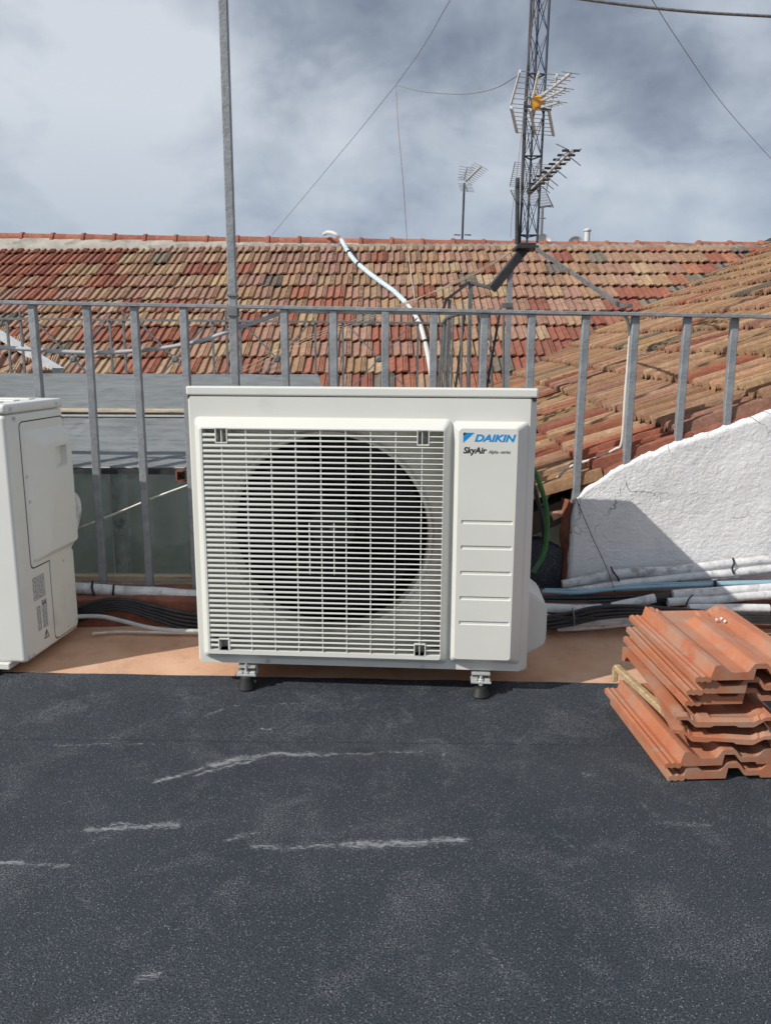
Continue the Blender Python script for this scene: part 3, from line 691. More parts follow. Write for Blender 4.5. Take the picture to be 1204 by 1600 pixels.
# grey-black waterproofed upstand under the broken end
bm = new(); prism(bm, [(.40, .10), (.74, .10), (.745, .30), (.66, .34), (.45, .32), (.40, .25)], 3.27, 3.36, lambda u, v, w: (u, w, v))
o = obj('waterproof_upstand', bm, MT['felt']); tag(o, 'dark waterproofed upstand between the outdoor unit and the white wall', 'upstand')
# broken tiles at the roof corner
for k, (px, py, Y, rx, ry, rz, lab) in enumerate(((872, 812, 3.40, 25, 35, 75, 'broken pinkish roof tile end above the gap beside the white wall corner'), (868, 868, 3.40, -20, 50, 60, 'curled old roof tile lodged low beside the white wall corner'))):
    o = inst('loose_tile', TILES[k]); p = at(px, py, Y); o.location = (p.x-.05, p.y+.02, p.z-.02); o.rotation_euler = (R(rx), R(-20), R(-90+20*k)); o.scale = (.6, .4, 1); o.color = (.46, .26, .18, 1)
    tag(o, lab, 'roof tile')

# ------------------------------------------------------------------ main outdoor unit
AY = R(-3.819)
ac = thing('air_conditioner', 'large cream outdoor air conditioner with slatted grille and blue logo, in the centre', 'air conditioner', (-.631, 2.55, .083), AY)
OX0, OX1, OZ0, OZ1 = .055, .813, .062, .794
DEP = .47
bm = new()
loft(bm, [(0, 1.1, 0, .880, .012, DEP), (0, 1.1, 0, .893, .012, .018), (.010, 1.079, .004, .893, .006, 0), (OX0-.006, OX1+.006, OZ0-.006, OZ1+.006, .004, 0), (OX0-.006, OX1+.006, OZ0-.006, OZ1+.006, .004, .055)])
obj('casing', bm, MT['paint'], ac, smooth=True, ang=25)
bm = new(); box(bm, -.0008, 1.1008, -.001, DEP+.002, .8955, .925, .007, 3)
for v in bm.verts:
    if v.co.z > .91 and v.co.y > .1: v.co.z -= .019
obj('top_cover', bm, MT['paint'], ac, smooth=True)
bm = new(); box(bm, .004, 1.096, .004, DEP-.3, .885, .8968); obj('seam', bm, MT['black'], ac)
# inner plate with round fan opening
CX, CZ, FR = .442, .442, .334
bm = new(); n = 96; inner = []; outer = []; X0, X1, Z0, Z1 = OX0-.006, OX1+.006, OZ0-.006, OZ1+.006
for k in range(n):
    a = 2*math.pi*k/n; dx, dz = math.cos(a), math.sin(a)
    inner.append(bm.verts.new((CX+FR*dx, .055, CZ+FR*dz)))
    tt = min(((X1-CX)/dx if dx > 1e-6 else (X0-CX)/dx if dx < -1e-6 else 1e9), ((Z1-CZ)/dz if dz > 1e-6 else (Z0-CZ)/dz if dz < -1e-6 else 1e9))
    outer.append(bm.verts.new((CX+tt*dx, .055, CZ+tt*dz)))
for k in range(n): bm.faces.new((inner[k], inner[(k+1) % n], outer[(k+1) % n], outer[k]))
obj('inner_plate', bm, MT['inner'], ac)
bm = new(); lathe(bm, [(FR+.012, -.002), (FR+.006, -.012), (FR-.004, -.010), (FR-.008, .015), (FR-.010, .05), (FR-.006, .075)], (CX, .055, CZ), Vector((0, 1, 0)), 96, cap=False)
obj('bell_mouth', bm, MT['inner'], ac, smooth=True)
bm = new(); box(bm, .02, .825, .37, .40, .02, .86); obj('heat_exchanger', bm, MT['coil'], ac)
bm = new(); box(bm, .01, 1.09, DEP-.012, DEP-.002, .005, .872); obj('back_panel', bm, MT['paint'], ac)
# fan
fan = obj('fan', new(), MT['fan'], ac); fan.location = (0, .07, 0)
bm = new(); lathe(bm, [(.02, .085), (.075, .09), (.085, .10), (.085, .18)], (CX, 0, CZ), Vector((0, 1, 0)), 32); obj('hub', bm, MT['fan'], fan, smooth=True)
bm = new(); lathe(bm, [(.010, .078), (.013, .080), (.013, .09)], (CX, 0, CZ), Vector((0, 1, 0)), 12); obj('hub_nut', bm, MT['oldsteel'], fan, smooth=True)
for bl in range(3):
    bm = new(); gr = []
    for i in range(9):
        r = .07+(FR-.03-.07)*i/8; row = []
        for j in range(9):
            sw = R(-42+84*j/8)*(.75+.5*i/8)+R(120*bl+18)+i/8*R(22)
            row.append(bm.verts.new((CX+r*math.cos(sw), .10+.085*j/8-.02*math.sin(math.pi*j/8), CZ+r*math.sin(sw))))
        gr.append(row)
    for i in range(8):
        for j in range(8): bm.faces.new((gr[i][j], gr[i+1][j], gr[i+1][j+1], gr[i][j+1]))
    bmesh.ops.solidify(bm, geom=bm.faces[:], thickness=.004); obj('blade', bm, MT['fan'], fan, smooth=True)
bm = new(); box(bm, CX-.05, CX+.05, .30, .34, .04, .86); obj('motor_bracket', bm, MT['coil'], ac)
# grille
GR = -.034
bm = new()
loft(bm, [(.024, .838, .024, .829, .016, .0005), (.026, .836, .026, .827, .016, -.006), (.044, .818, .044, .801, .010, GR+.003), (.048, .815, .048, .798, .008, GR), (OX0, OX1, OZ0, OZ1, .003, GR), (OX0, OX1, OZ0, OZ1, .003, -.001)], m=5)
gril = obj('grille', bm, MT['plastic'], ac, smooth=True, ang=28)
NS = 43; ps = (OZ1-OZ0)/NS
pock = [(.100, .133, OZ1-.042, OZ1), (.734, .766, OZ1-.042, OZ1), (.086, .118, OZ0, OZ0+.036), (.732, .764, OZ0, OZ0+.036)]
def slat_mesh(x0, x1):
    bm = new()
    poly = [(GR+.001, -.0014), (GR+.0022, -.0024), (GR+.0135, -.0022), (GR+.0135, -.0006), (GR+.0022, .0012)]
    prism(bm, poly, x0, x1, lambda u, v, w: (w, u, v*(2.75-2.0*min(1, max(0, (w-OX0)/(OX1-OX0))))))
    bmesh.ops.recalc_face_normals(bm, faces=bm.faces)
    me = bpy.data.meshes.new('slat'); bm.to_mesh(me); bm.free(); me.materials.append(MT['plastic']); return me
full = slat_mesh(OX0, OX1); split = {}
for k in range(NS-1):
    z = OZ0+ps*(k+1); segs = [(OX0, OX1)]
    for (a, b, c, d) in pock:
        if c-.004 < z < d+.004: segs = [s2 for (s0, s1) in segs for s2 in (((s0, a), (b, s1)) if s0 < a and b < s1 else ((s0, s1),))]
    for sg in segs:
        if sg == (OX0, OX1): me = full
        else:
            if sg not in split: split[sg] = slat_mesh(*sg)
            me = split[sg]
        o = inst('slat', me, gril); o.location = (0, 0, z)
rb = new(); box(rb, -.0012, .0012, GR+.003, GR+.019, OZ0, OZ1); bmesh.ops.recalc_face_normals(rb, faces=rb.faces)
rme = bpy.data.meshes.new('rib'); rb.to_mesh(rme); rb.free(); rme.materials.append(MT['plastic'])
for x in (.116, .194, .273, .351, .430, .509, .587, .665, .747):
    o = inst('rib', rme, gril); o.location = (x, 0, 0)
for dx in (-.04, .039):
    bm = new(); box(bm, CX+dx-.011-.0012, CX+dx-.011+.0012, GR+.003, GR+.019, CZ-.115, CZ+.055); obj('rib', bm, MT['plastic'], gril)
for (a, b, c, d) in pock:
    bm = new(); loft(bm, [(a-.003, b+.003, c-.003, d+.003, .002, GR+.02), (a-.003, b+.003, c-.003, d+.003, .002, GR), (a, b, c, d, .001, GR), (a, b, c, d, .001, .03)], cap1=False, m=2)
    p = obj('clip_pocket', bm, MT['plastic'], gril)
    bm = new(); box(bm, a+.0005, b-.0005, .016, .02, c+.0005, d-.0005); obj('pocket_floor', bm, MT['inner'], gril)
    bm = new(); lathe(bm, [(.006, 0), (.006, -.004), (.004, -.005)], ((a+b)/2, .016, (c+d)/2), Vector((0, 1, 0)), 10); obj('screw', bm, MT['zincplate'], gril)
# right hand panel with five pressed grooves
px0, px1, pz0, pz1 = .860, 1.040, .054, .803; PY = -.034
bm = new()
loft(bm, [(.843, 1.074, .030, .823, .012, .0005), (.845, 1.072, .032, .821, .012, -.005), (px0-.004, px1+.004, pz0-.004, pz1+.004, .012, PY+.003), (px0, px1, pz0, pz1, .010, PY)], m=5, cap1=False)
gl = [(.873, 1.034, z-.0065, z+.0065) for z in (.510, .428, .345, .261, .178)]
# face split in bands so that grooves are real recesses
zb = [pz0]
for g_ in reversed(gl): zb += [g_[2], g_[3]]
zb += [pz1]
ring = rrect(px0, px1, pz0, pz1, .010, 5)
def quad(bm, pts): bm.faces.new([bm.verts.new(p) for p in pts])
for a, b in zip(zb[0::2], zb[1::2]):
    e = .010 if a == pz0 else 0; e2 = .010 if b == pz1 else 0
    if e: quad(bm, [(px0+.01, PY, a), (px1-.01, PY, a), (px1-.01, PY, a+e), (px0+.01, PY, a+e)])
    if e2: quad(bm, [(px0+.01, PY, b-e2), (px1-.01, PY, b-e2), (px1-.01, PY, b), (px0+.01, PY, b)])
    quad(bm, [(px0, PY, a+e), (px1, PY, a+e), (px1, PY, b-e2), (px0, PY, b-e2)])
for cx_, cz_, a0 in ((px1-.01, pz1-.01, 0), (px0+.01, pz1-.01, 90), (px0+.01, pz0+.01, 180), (px1-.01, pz0+.01, 270)):
    bm.faces.new([bm.verts.new((cx_, PY, cz_))]+[bm.verts.new((cx_+.01*math.cos(R(a0+18*k)), PY, cz_+.01*math.sin(R(a0+18*k)))) for k in range(6)])
for (a, b, c, d) in gl:
    quad(bm, [(px0, PY, c), (a, PY, c), (a, PY, d), (px0, PY, d)]); quad(bm, [(b, PY, c), (px1, PY, c), (px1, PY, d), (b, PY, d)])
    # recess with sloping walls
    loft(bm, [(a, b, c, d, .0004, PY), (a+.003, b-.003, c+.0022, d-.0022, .0003, PY+.0035)], cap1=True, m=1)
bmesh.ops.remove_doubles(bm, verts=bm.verts, dist=.00005)
bm.normal_update()
for f in bm.faces:
    if f.normal.y > 0: f.normal_flip()
bm.normal_update()
obj('front_panel', bm, MT['paint'], ac, smooth=True, ang=20, recalc=False)
def put_text(me, x, z, y, mat, parent, name='lettering', rot=(R(90), 0, 0)):
    me.materials.clear(); me.materials.append(mat); o = inst(name, me, parent); o.location = (x, y, z); o.rotation_euler = rot; return o
def fit(me, w):
    xs2 = [v.co.x for v in me.vertices]; s_ = w/(max(xs2)-min(xs2)); m0 = min(xs2)
    for v in me.vertices: v.co.x = (v.co.x-m0)*s_
    return me
put_text(fit(text_mesh('DAIKIN', .030, .25, .0011), .126), .908, .7645, PY-.0004, MT['blue'], ac)
put_text(fit(text_mesh('SkyAir', .027, .2, .0008), .072), .874, .7275, PY-.0004, MT['ink'], ac)
put_text(fit(text_mesh('Alpha -series', .0155, .3, .00005), .068), .951, .7275, PY-.0004, MT['inkgrey'], ac)
bm = new(); prism(bm, [(.873, .791), (.884, .791), (.873, .780)], PY-.0006, PY-.0001, lambda u, v, w: (u, w, v)); obj('emblem_corner', bm, MT['ink'], ac)
bm = new(); prism(bm, [(.8855, .791), (.907, .791), (.873, .760), (.873, .7785)], PY-.0006, PY-.0001, lambda u, v, w: (u, w, v)); obj('emblem', bm, MT['blue'], ac)
def screw(x, y, z, ax, parent, r=.0065, mat='zincplate'):
    bm = new(); lathe(bm, [(r*1.25, 0), (r*1.25, .0012), (r*.85, .0015), (r*.75, .004), (r*.3, .005)], (x, y, z), Vector(ax), 12); return obj('screw', bm, MT[mat], parent, smooth=True)
for x in (.238, .756): screw(x, .0, .0145, (0, -1, 0), ac)
# valve cover on the right side
bm = new()
prism(bm, [(1.098, .018), (1.165, .058), (1.172, .075), (1.172, .188), (1.165, .205), (1.098, .258)], .10, .34, lambda u, v, w: (u, w, v))
bmesh.ops.bevel(bm, geom=bm.edges[:], offset=.006, segments=2, affect='EDGES'); obj('valve_cover', bm, MT['paint'], ac, smooth=True)
# feet
for x in (.168, .950):
    ft = obj('foot', new(), MT['zincplate'], ac)
    bm = new(); box(bm, x-.03, x+.03, -.012, DEP+.02, -.009, -.004); box(bm, x-.03, x-.027, .02, DEP, -.03, -.004); box(bm, x+.027, x+.03, .02, DEP, -.03, -.004)
    box(bm, x-.033, x+.033, -.022, .03, -.034, -.029); box(bm, x-.03, x-.012, -.018, -.004, -.029, -.021, .002); box(bm, x+.012, x+.03, -.018, -.004, -.029, -.021, .002)
    obj('bracket', bm, MT['zincplate'], ft)
    bm = new(); tube(bm, [(x, -.012, -.05), (x, -.012, .006 if x < .5 else -.012)], .0045, 10); lathe(bm, [(.009, -.029), (.009, -.022), (.006, -.021)], (x, -.012, 0), n=6); lathe(bm, [(.009, -.042), (.009, -.035)], (x, -.012, 0), n=6); obj('bolt', bm, MT['zincplate'], ft, smooth=True)
    zz = -.079
    for yy, hgt in ((-.012, .034 if x > .5 else .044), (DEP-.03, .04)):
        bm = new(); lathe(bm, [(.029, 0), (.031, .003), (.029, .008), (.022, hgt*.72), (.020, hgt*.9), (.014, hgt)], (x, yy, zz), n=28); obj('rubber_pad', bm, MT['rubber'], ft, smooth=True)
# ------------------------------------------------------------------ left outdoor unit
lu = thing('air_conditioner', 'cut-off older cream outdoor unit at the left edge showing its shaded side panel', 'air conditioner', (-1.247, 2.63, .03), R(-6))
HL = .912
bm = new(); box(bm, -.92, 0, 0, .38, .012, HL-.034, .016, 4); obj('casing', bm, MT['paint_old'], lu, smooth=True)
bm = new(); box(bm, -.922, .003, -.003, .383, HL-.033, HL, .011, 3); tc_ = obj('top_cover', bm, MT['paint_old'], lu, smooth=True)
for k in range(3):
    bm = new(); box(bm, -.8, -.06, .06+.1*k, .10+.1*k, HL-.001, HL+.004, .002); obj('stiffening_bead', bm, MT['paint_old'], tc_)
bm = new(); box(bm, -.85, -.06, -.01, .36, -.008, .014, .003); bm2 = bm; obj('base_rail', bm, MT['paint_old'], lu)
for x in (-.75, -.16):
    bm = new(); box(bm, x-.05, x+.05, -.03, .40, -.028, -.008, .002); obj('foot', bm, MT['rubber'], lu)
yz = lambda u, v, w: (w, u, v)
bm = new(); loft(bm, [(.078, .372, .335, .845, .02, .0002), (.080, .370, .337, .843, .02, .003)], cap1=True, fn=yz); ap = obj('access_panel', bm, MT['paint_old'], lu, smooth=True)
bm = new(); loft(bm, [(.074, .376, .331, .849, .022, .0004), (.078, .372, .335, .845, .02, .0004)], fn=yz); obj('panel_gap', bm, MT['black'], lu)
hx = (.255, .335, .665, .745)
bm = new(); loft(bm, [(.10, .372, .35, .815, .02, .003), (.165, .372, .375, .765, .010, .027), (hx[0], hx[1], hx[2], hx[3], .004, .0273), (hx[0]+.004, hx[1]-.004, hx[2]+.014, hx[3]-.004, .003, -.02)], cap1=True, fn=yz); obj('raised_cover', bm, MT['paint_old'], lu, smooth=True, ang=30)
bm = new(); loft(bm, [(.20, .37, .03, .345, .02, .0002), (.203, .367, .033, .342, .018, .005)], cap1=True, fn=yz); pc = obj('pipe_cover', bm, MT['paint_old'], lu, smooth=True)
bm = new(); loft(bm, [(.197, .373, .027, .348, .022, .0004), (.20, .37, .03, .345, .02, .0004)], fn=yz); obj('panel_gap', bm, MT['black'], lu)
bm = new(); loft(bm, [(.27, .345, .11, .33, .008, .005), (.275, .34, .115, .325, .006, .001)], cap1=True, fn=yz); obj('pressed_recess', bm, MT['paint_old'], pc)
for (y, z) in ((.05, HL-.05), (.03, HL-.016), (.33, HL-.016), (.095, .66), (.10, .57), (.10, .36), (.02, .03), (.05, .03), (.355, .06), (.29, .05), (.29, .31)):
    screw(.003 if z < HL-.03 else .004, y, z, (1, 0, 0), lu, .0055)
def decal(y0, y1, z0, z1, mat, name): 
    bm = new(); box(bm, .0004, .0010, y0, y1, z0, z1); return obj(name, bm, MT[mat], lu)
decal(.078, .155, .215, .30, 'print', 'rating_label'); decal(.09, .115, .10, .19, 'print', 'instruction_label'); decal(.125, .158, .10, .205, 'print', 'refrigerant_label')
put_text(fit(text_mesh('R32', .012, 0, .0003), .026), 0, 0, 0, MT['ink'], lu).matrix_local = Matrix.Translation((.0012, .1285, .188)) @ Matrix(((0, 0, 1, 0), (1, 0, 0, 0), (0, 1, 0, 0), (0, 0, 0, 1)))
bm = new()
tri = lambda s_: [(.142+s_*.0185*dx, .0715+s_*.0185*dz) for dx, dz in ((-1, -.7), (1, -.7), (0, 1.1))]
a, b = tri(1.0), tri(.74); ra = [bm.verts.new((.0012, u, v)) for u, v in a]; rb_ = [bm.verts.new((.0012, u, v)) for u, v in b]
for i in range(3): bm.faces.new((ra[i], ra[(i+1) % 3], rb_[(i+1) % 3], rb_[i]))
quad(bm, [(.0012, .144, .082), (.0012, .1405, .082), (.0012, .139, .073), (.0012, .1425, .073)]); quad(bm, [(.0012, .145, .0745), (.0012, .141, .0745), (.0012, .139, .0635), (.0012, .1405, .0635)])
obj('warning_triangle', bm, MT['ink'], lu)
# front fan guard of the left unit (outside the picture)
bm = new()
for r in [.05+.025*i for i in range(12)]:
    tube(bm, [(-.48+r*math.cos(R(12*k)), -.012, .46+r*math.sin(R(12*k))) for k in range(31)], .002, 5, cap=False)
obj('fan_guard', bm, MT['black'], lu)
bm = new(); lathe(bm, [(.35, -.001), (.352, .002)], (-.48, -.001, .46), Vector((0, -1, 0)), 40); obj('fan_opening', bm, MT['black'], lu)
# lagged pipe loop behind the left unit
bm = new(); tube(bm, curve([at(108, 800, 3.08), at(112, 775, 3.10), at(119, 782, 3.11), at(121, 800, 3.10), at(117, 818, 3.08), at(108, 850, 3.06)], 6), .016, 10)
o = obj('lagged_pipe_loop', bm, MT['pipewhite'], smooth=True); tag(o, 'short white lagged pipe loop sticking out behind the left outdoor unit', 'pipe')

# ------------------------------------------------------------------ near railing and pole
RY = 3.25
def railz(x): return 1.300-.0143*(x+1.5)
rl = thing('steel_railing', 'galvanised steel railing with square posts behind the outdoor units', 'railing', (0, RY, 0))
pole_x = at(364, 470, RY).x
bm = new(); bar(bm, (-2.6, 0, railz(-2.6)), (pole_x-.018, 0, railz(pole_x)), .045, .014, bev=.002); obj('top_rail', bm, MT['galv'], rl)
bm = new(); bar(bm, (pole_x+.018, 0, railz(pole_x)), (2.8, 0, railz(2.8)), .045, .014, bev=.002); obj('top_rail', bm, MT['galv'], rl)
pxs = [-103, -25, 52.5, 132, 210.5, 288, 445, 523, 600.5, 678, 756, 833, 913, 993, 1073, 1153, 1233, 1313]
for p in pxs:
    yr = 464+(p-7)*.0185+14; x = at(p, yr, RY).x; zt = railz(x)-.007
    zb_ = .10 if x < .76 else top_z(x)-.02
    bm = new(); box(bm, -.0145, .0145, -.0145, .0145, zb_, zt, .0025, 1)
    o = obj('post', bm, MT['galv'], rl); o.location = (x, 0 if x < .76 else .01, 0); o.rotation_euler = (random.gauss(0, .003), random.gauss(0, .003), random.gauss(0, .04))
pole = thing('steel_pole', 'tall square galvanised pole rising above the railing into the sky', 'pole', (pole_x, RY, .1))
bm = new(); box(bm, -.016, .016, -.016, .016, 0, 5.2, .003, 1); obj('shaft', bm, MT['galv'], pole)
for a_, b_ in ((1.15, 1.19), (1.225, 1.235)):
    bm = new(); box(bm, -.02, .02, -.024, .024, a_, b_, .002, 1); obj('clamp', bm, MT['oldsteel'], pole)

# ------------------------------------------------------------------ far ornamental railing
fr = thing('ornamental_railing', 'thin iron railing with crossed diagonals and round bosses beyond the zinc roof', 'railing', (0, 5.08, .8))
FY = 5.08
def fz(px, py): p = at(px, py, FY); return p.x, p.z-.8
xa, za = fz(150, 499); xb_, zb2 = fz(706, 505)
bm = new(); bar(bm, (-2.9, 0, za+.005), (xb_, 0, zb2), .03, .012); obj('top_rail', bm, MT['oldsteel'], fr)
bm = new(); bar(bm, (-2.9, 0, .06), (xb_, 0, .06), .025, .01); obj('bottom_rail', bm, MT['oldsteel'], fr)
topz = za
cents = [-44, 115, 274, 433, 592]
for ci, c in enumerate(cents):
    x, z = fz(c, 561); hw = .235
    for sgn in (-1, 1):
        bm = new(); bar(bm, (x-hw, sgn*.004, z-sgn*.25), (x+hw, sgn*.004, z+sgn*.25), .008, .016, Vector((0, 1, 0))); obj('diagonal', bm, MT['oldsteel'], fr)
    bm = new(); lathe(bm, [(.014, -.016), (.022, -.008), (.022, .008), (.014, .016)], (x, 0, z), Vector((0, 1, 0)), 10); obj('boss', bm, MT['oldsteel'], fr, smooth=True)
    for dx in (-.085, 0, .085):
        xx = x+.325+dx
        if xx < xb_:
            bm = new(); bar(bm, (xx, 0, .03), (xx, 0, topz+(.05 if dx == 0 else -.003)), .013, .013, Vector((0, 1, 0))); obj('baluster', bm, MT['oldsteel'], fr)
# ------------------------------------------------------------------ stair head: curved balustrade and steel frame carrying the mast
sb = thing('curved_balustrade', 'curved iron balustrade with close bars behind the top of the railing right of centre', 'railing', (.5, 4.75, .3))
SO = Vector((.5, 4.75, .3))
def q(px, py, Y): return at(px, py, Y)-SO
hp = curve([q(691, 508, 4.95), q(700, 496, 4.72), q(722, 489, 4.60), q(748, 487, 4.62), q(764, 489, 4.75)], 5)
bm = new(); tube(bm, hp, .013, 8); obj('handrail', bm, MT['oldsteel'], sb, smooth=True)
for k in range(9):
    p = hp[int(k*(len(hp)-1)/8)]; bm = new(); tube(bm, [p, Vector((p.x+(.018*(k-4) if k > 4 else .01*(k-4)), p.y, 0))], .0065, 6); obj('baluster', bm, MT['oldsteel'], sb)
for (a_, b_) in (((726, 490), (712, 600)), ((780, 490), (760, 605))):
    bm = new(); bar(bm, q(*a_, 4.7), q(a_[0]+(b_[0]-a_[0])*2, a_[1]+(b_[1]-a_[1])*2, 4.7), .012, .02); obj('brace', bm, MT['darksteel'], sb)
bm = new(); tube(bm, [q(786, 488, 4.65), q(786, 690, 4.65)], .008, 6); obj('baluster', bm, MT['oldsteel'], sb)
bm = new(); box(bm, -.35, .55, -.3, 1.0, -.1, 0); obj('landing', bm, MT['deck'], sb)

MYD = 5.6
mf = thing('mast_support_frame', 'dark bent steel frame of flat bars carrying the antenna mast in front of the roof', 'steel frame', (.9, MYD, .3))
FO = Vector((.9, MYD, .3))
def f_(px, py, Y=MYD): return at(px, py, Y)-FO
bm = new(); bar(bm, f_(822, 385), f_(768, 452), .055, .06, Vector((0, 1, .2))); obj('inclined_beam', bm, MT['darksteel'], mf)
bm = new(); bar(bm, f_(770, 451), f_(733, 441), .05, .018); obj('flat_bar', bm, MT['oldsteel'], mf)
bm = new(); bar(bm, f_(733, 441), f_(697, 468), .05, .018); obj('flat_bar', bm, MT['darksteel'], mf)
bm = new(); bar(bm, f_(697, 468), f_(690, 490), .05, .018); obj('flat_bar', bm, MT['darksteel'], mf)
bm = new(); bar(bm, f_(797, 412), f_(797, 412)+Vector((0, 0, -1.12)), .034, .034, Vector((0, 1, 0))); obj('post', bm, MT['galv'], mf)
bm = new(); bar(bm, f_(735, 443), f_(735, 443)+Vector((0, 0, -1.2)), .027, .027, Vector((0, 1, 0))); obj('post', bm, MT['oldsteel'], mf)
bm = new(); bar(bm, f_(702, 468), f_(702, 468)+Vector((0, 0, -1.05)), .022, .022, Vector((0, 1, 0))); obj('post', bm, MT['oldsteel'], mf)
bm = new(); bar(bm, f_(830, 384), f_(972, 480, 4.2), .014, .020); bar(bm, f_(972, 480, 4.2), f_(984, 477, 4.1), .025, .014); obj('stay_bar', bm, MT['oldsteel'], mf)
bm = new(); box(bm, *sorted((f_(803, 384).x, f_(837, 384).x)), -.10, .10, f_(820, 386).z-.02, f_(820, 386).z, .003); box(bm, *sorted((f_(808, 380).x, f_(834, 380).x)), -.08, .08, f_(820, 386).z, f_(820, 386).z+.018, .003); obj('base_plate', bm, MT['darksteel'], mf)
bm = new(); bar(bm, f_(783, 477), f_(800, 477), .06, .03); obj('bracket', bm, MT['oldsteel'], mf)

# ------------------------------------------------------------------ lattice mast
mb = at(822, 381, MYD)
mast = thing('lattice_mast', 'tall dark blue lattice antenna mast rising from the steel frame', 'antenna mast', (mb.x, mb.y, mb.z))
legs = [(-.052, -.045), (.012, .06), (.062, -.045)]
HM = 3.6; lean = .012
def lg(i, z): return Vector((legs[i][0]+lean*z, legs[i][1], z))
for i in range(3):
    bm = new(); tube(bm, [lg(i, 0), lg(i, HM)], .0078, 8); obj('leg', bm, MT['mastblue'], mast, smooth=True)
step = .245; z = .05; k = 0
while z+step < HM:
    for i in range(3):
        j = (i+1) % 3
        bm = new()
        if k % 2 == 0: tube(bm, [lg(i, z), lg(j, z)], .005, 6)
        tube(bm, [lg(i, z), lg(j, z+step)], .0026, 5); tube(bm, [lg(j, z), lg(i, z+step)], .0026, 5)
        obj('lacing_bar', bm, MT['mastblue'], mast)
    z += step; k += 1
bm = new(); tube(bm, [(-.072, -.06, -.01), (-.085, -.065, .40)], .014, 8); obj('tube_stub', bm, MT['darksteel'], mast, smooth=True)
bm = new(); tube(bm, curve([(-.06, -.075, .3), (-.055, -.07, .9), (-.02, -.075, 1.5), (-.005, -.06, 2.2), (.0, -.05, 3.4)], 6), .0055, 6); obj('downlead', bm, pm('brown_sheath', (.09, .07, .065), (.13, .10, .09), 20, .7), mast)
def axis_antenna(name, label, anchor, bdir, blen, side, n_el, el, refl, parts, group=None): pass

# upper UHF antenna with amber box
ua = at(839, 160, MYD-.12)
uh = thing('uhf_antenna', 'triple-boom antenna with amber box and white edged grid reflectors on the mast', 'antenna', tuple(ua))
def u_(px, py, Y=MYD-.14): return at(px, py, Y)-ua
YB = MYD-.02; YF = MYD-.32
def ugrid(tl, tr, br, bl, n, edge, edge_r, mat_edge, Y0, Y1, ua_fn, parent, wr=.0022, mid=True):
    c = [ua_fn(*tl, Y1), ua_fn(*tr, Y1), ua_fn(*br, Y0), ua_fn(*bl, Y0)]
    for i in range(n):
        t = i/(n-1); bm = new(); tube(bm, [c[0].lerp(c[3], t), c[1].lerp(c[2], t)], wr, 5); obj('grid_rod', bm, MT['thinwire'], parent)
    for a, b in ((c[0], c[3]), (c[1], c[2])) + ((((c[0]+c[1])/2, (c[3]+c[2])/2),) if mid else ()):
        bm = new(); bar(bm, a, b, edge, edge_r, Vector((0, 1, 0))); obj('reflector_edge', bm, mat_edge, parent)
ugrid((812, 111), (869, 117), (860, 167), (798, 162), 7, .010, .018, MT['whitetape'], YB, YF, u_, uh)
ugrid((798, 168), (857, 174), (864, 212), (807, 207), 7, .010, .018, MT['whitetape'], YB, YF, u_, uh)
for (a, b, n) in (((843, 152), (891, 114), 6), ((846, 157), (882, 138), 5), ((845, 167), (872, 159), 4)):
    A_, B_ = u_(*a, MYD-.18), u_(*b, MYD-.75); bm = new(); bar(bm, A_, B_, .014, .014); bo = obj('boom', bm, MT['alu'], uh)
    for i in range(n):
        p = A_.lerp(B_, .35+.65*i/(n-1)); bm = new(); tube(bm, [p+Vector((-.05, 0, .006)), p+Vector((.05, 0, -.006))], .0022, 5); obj('element', bm, MT['thinwire'], bo)
bm = new(); c0 = u_(839, 161, MYD-.16); box(bm, c0.x-.034, c0.x+.034, c0.y-.05, c0.y+.04, c0.z-.032, c0.z+.034, .012, 2)
bmesh.ops.rotate(bm, cent=c0, matrix=Matrix.Rotation(R(-25), 3, 'Y'), verts=bm.verts); obj('amber_box', bm, MT['amber'], uh, smooth=True)
bm = new(); tube(bm, [u_(822, 166, MYD-.06), u_(860, 172, MYD-.16)], .008, 6); obj('clamp', bm, MT['oldsteel'], uh)
bm = new(); tube(bm, curve([u_(836, 158, MYD-.1), u_(824, 152, MYD-.1), u_(819, 160, MYD-.1), u_(824, 166, MYD-.1), u_(836, 166, MYD-.1)], 5), .006, 6); obj('cable_loop', bm, MT['oldsteel'], uh)
# white edge plate of the upper reflector
bm = new(); bar(bm, u_(866, 131, YF), u_(862, 161, YF), .008, .024, Vector((0, 1, 0))); obj('edge_plate', bm, MT['whitetape'], uh)
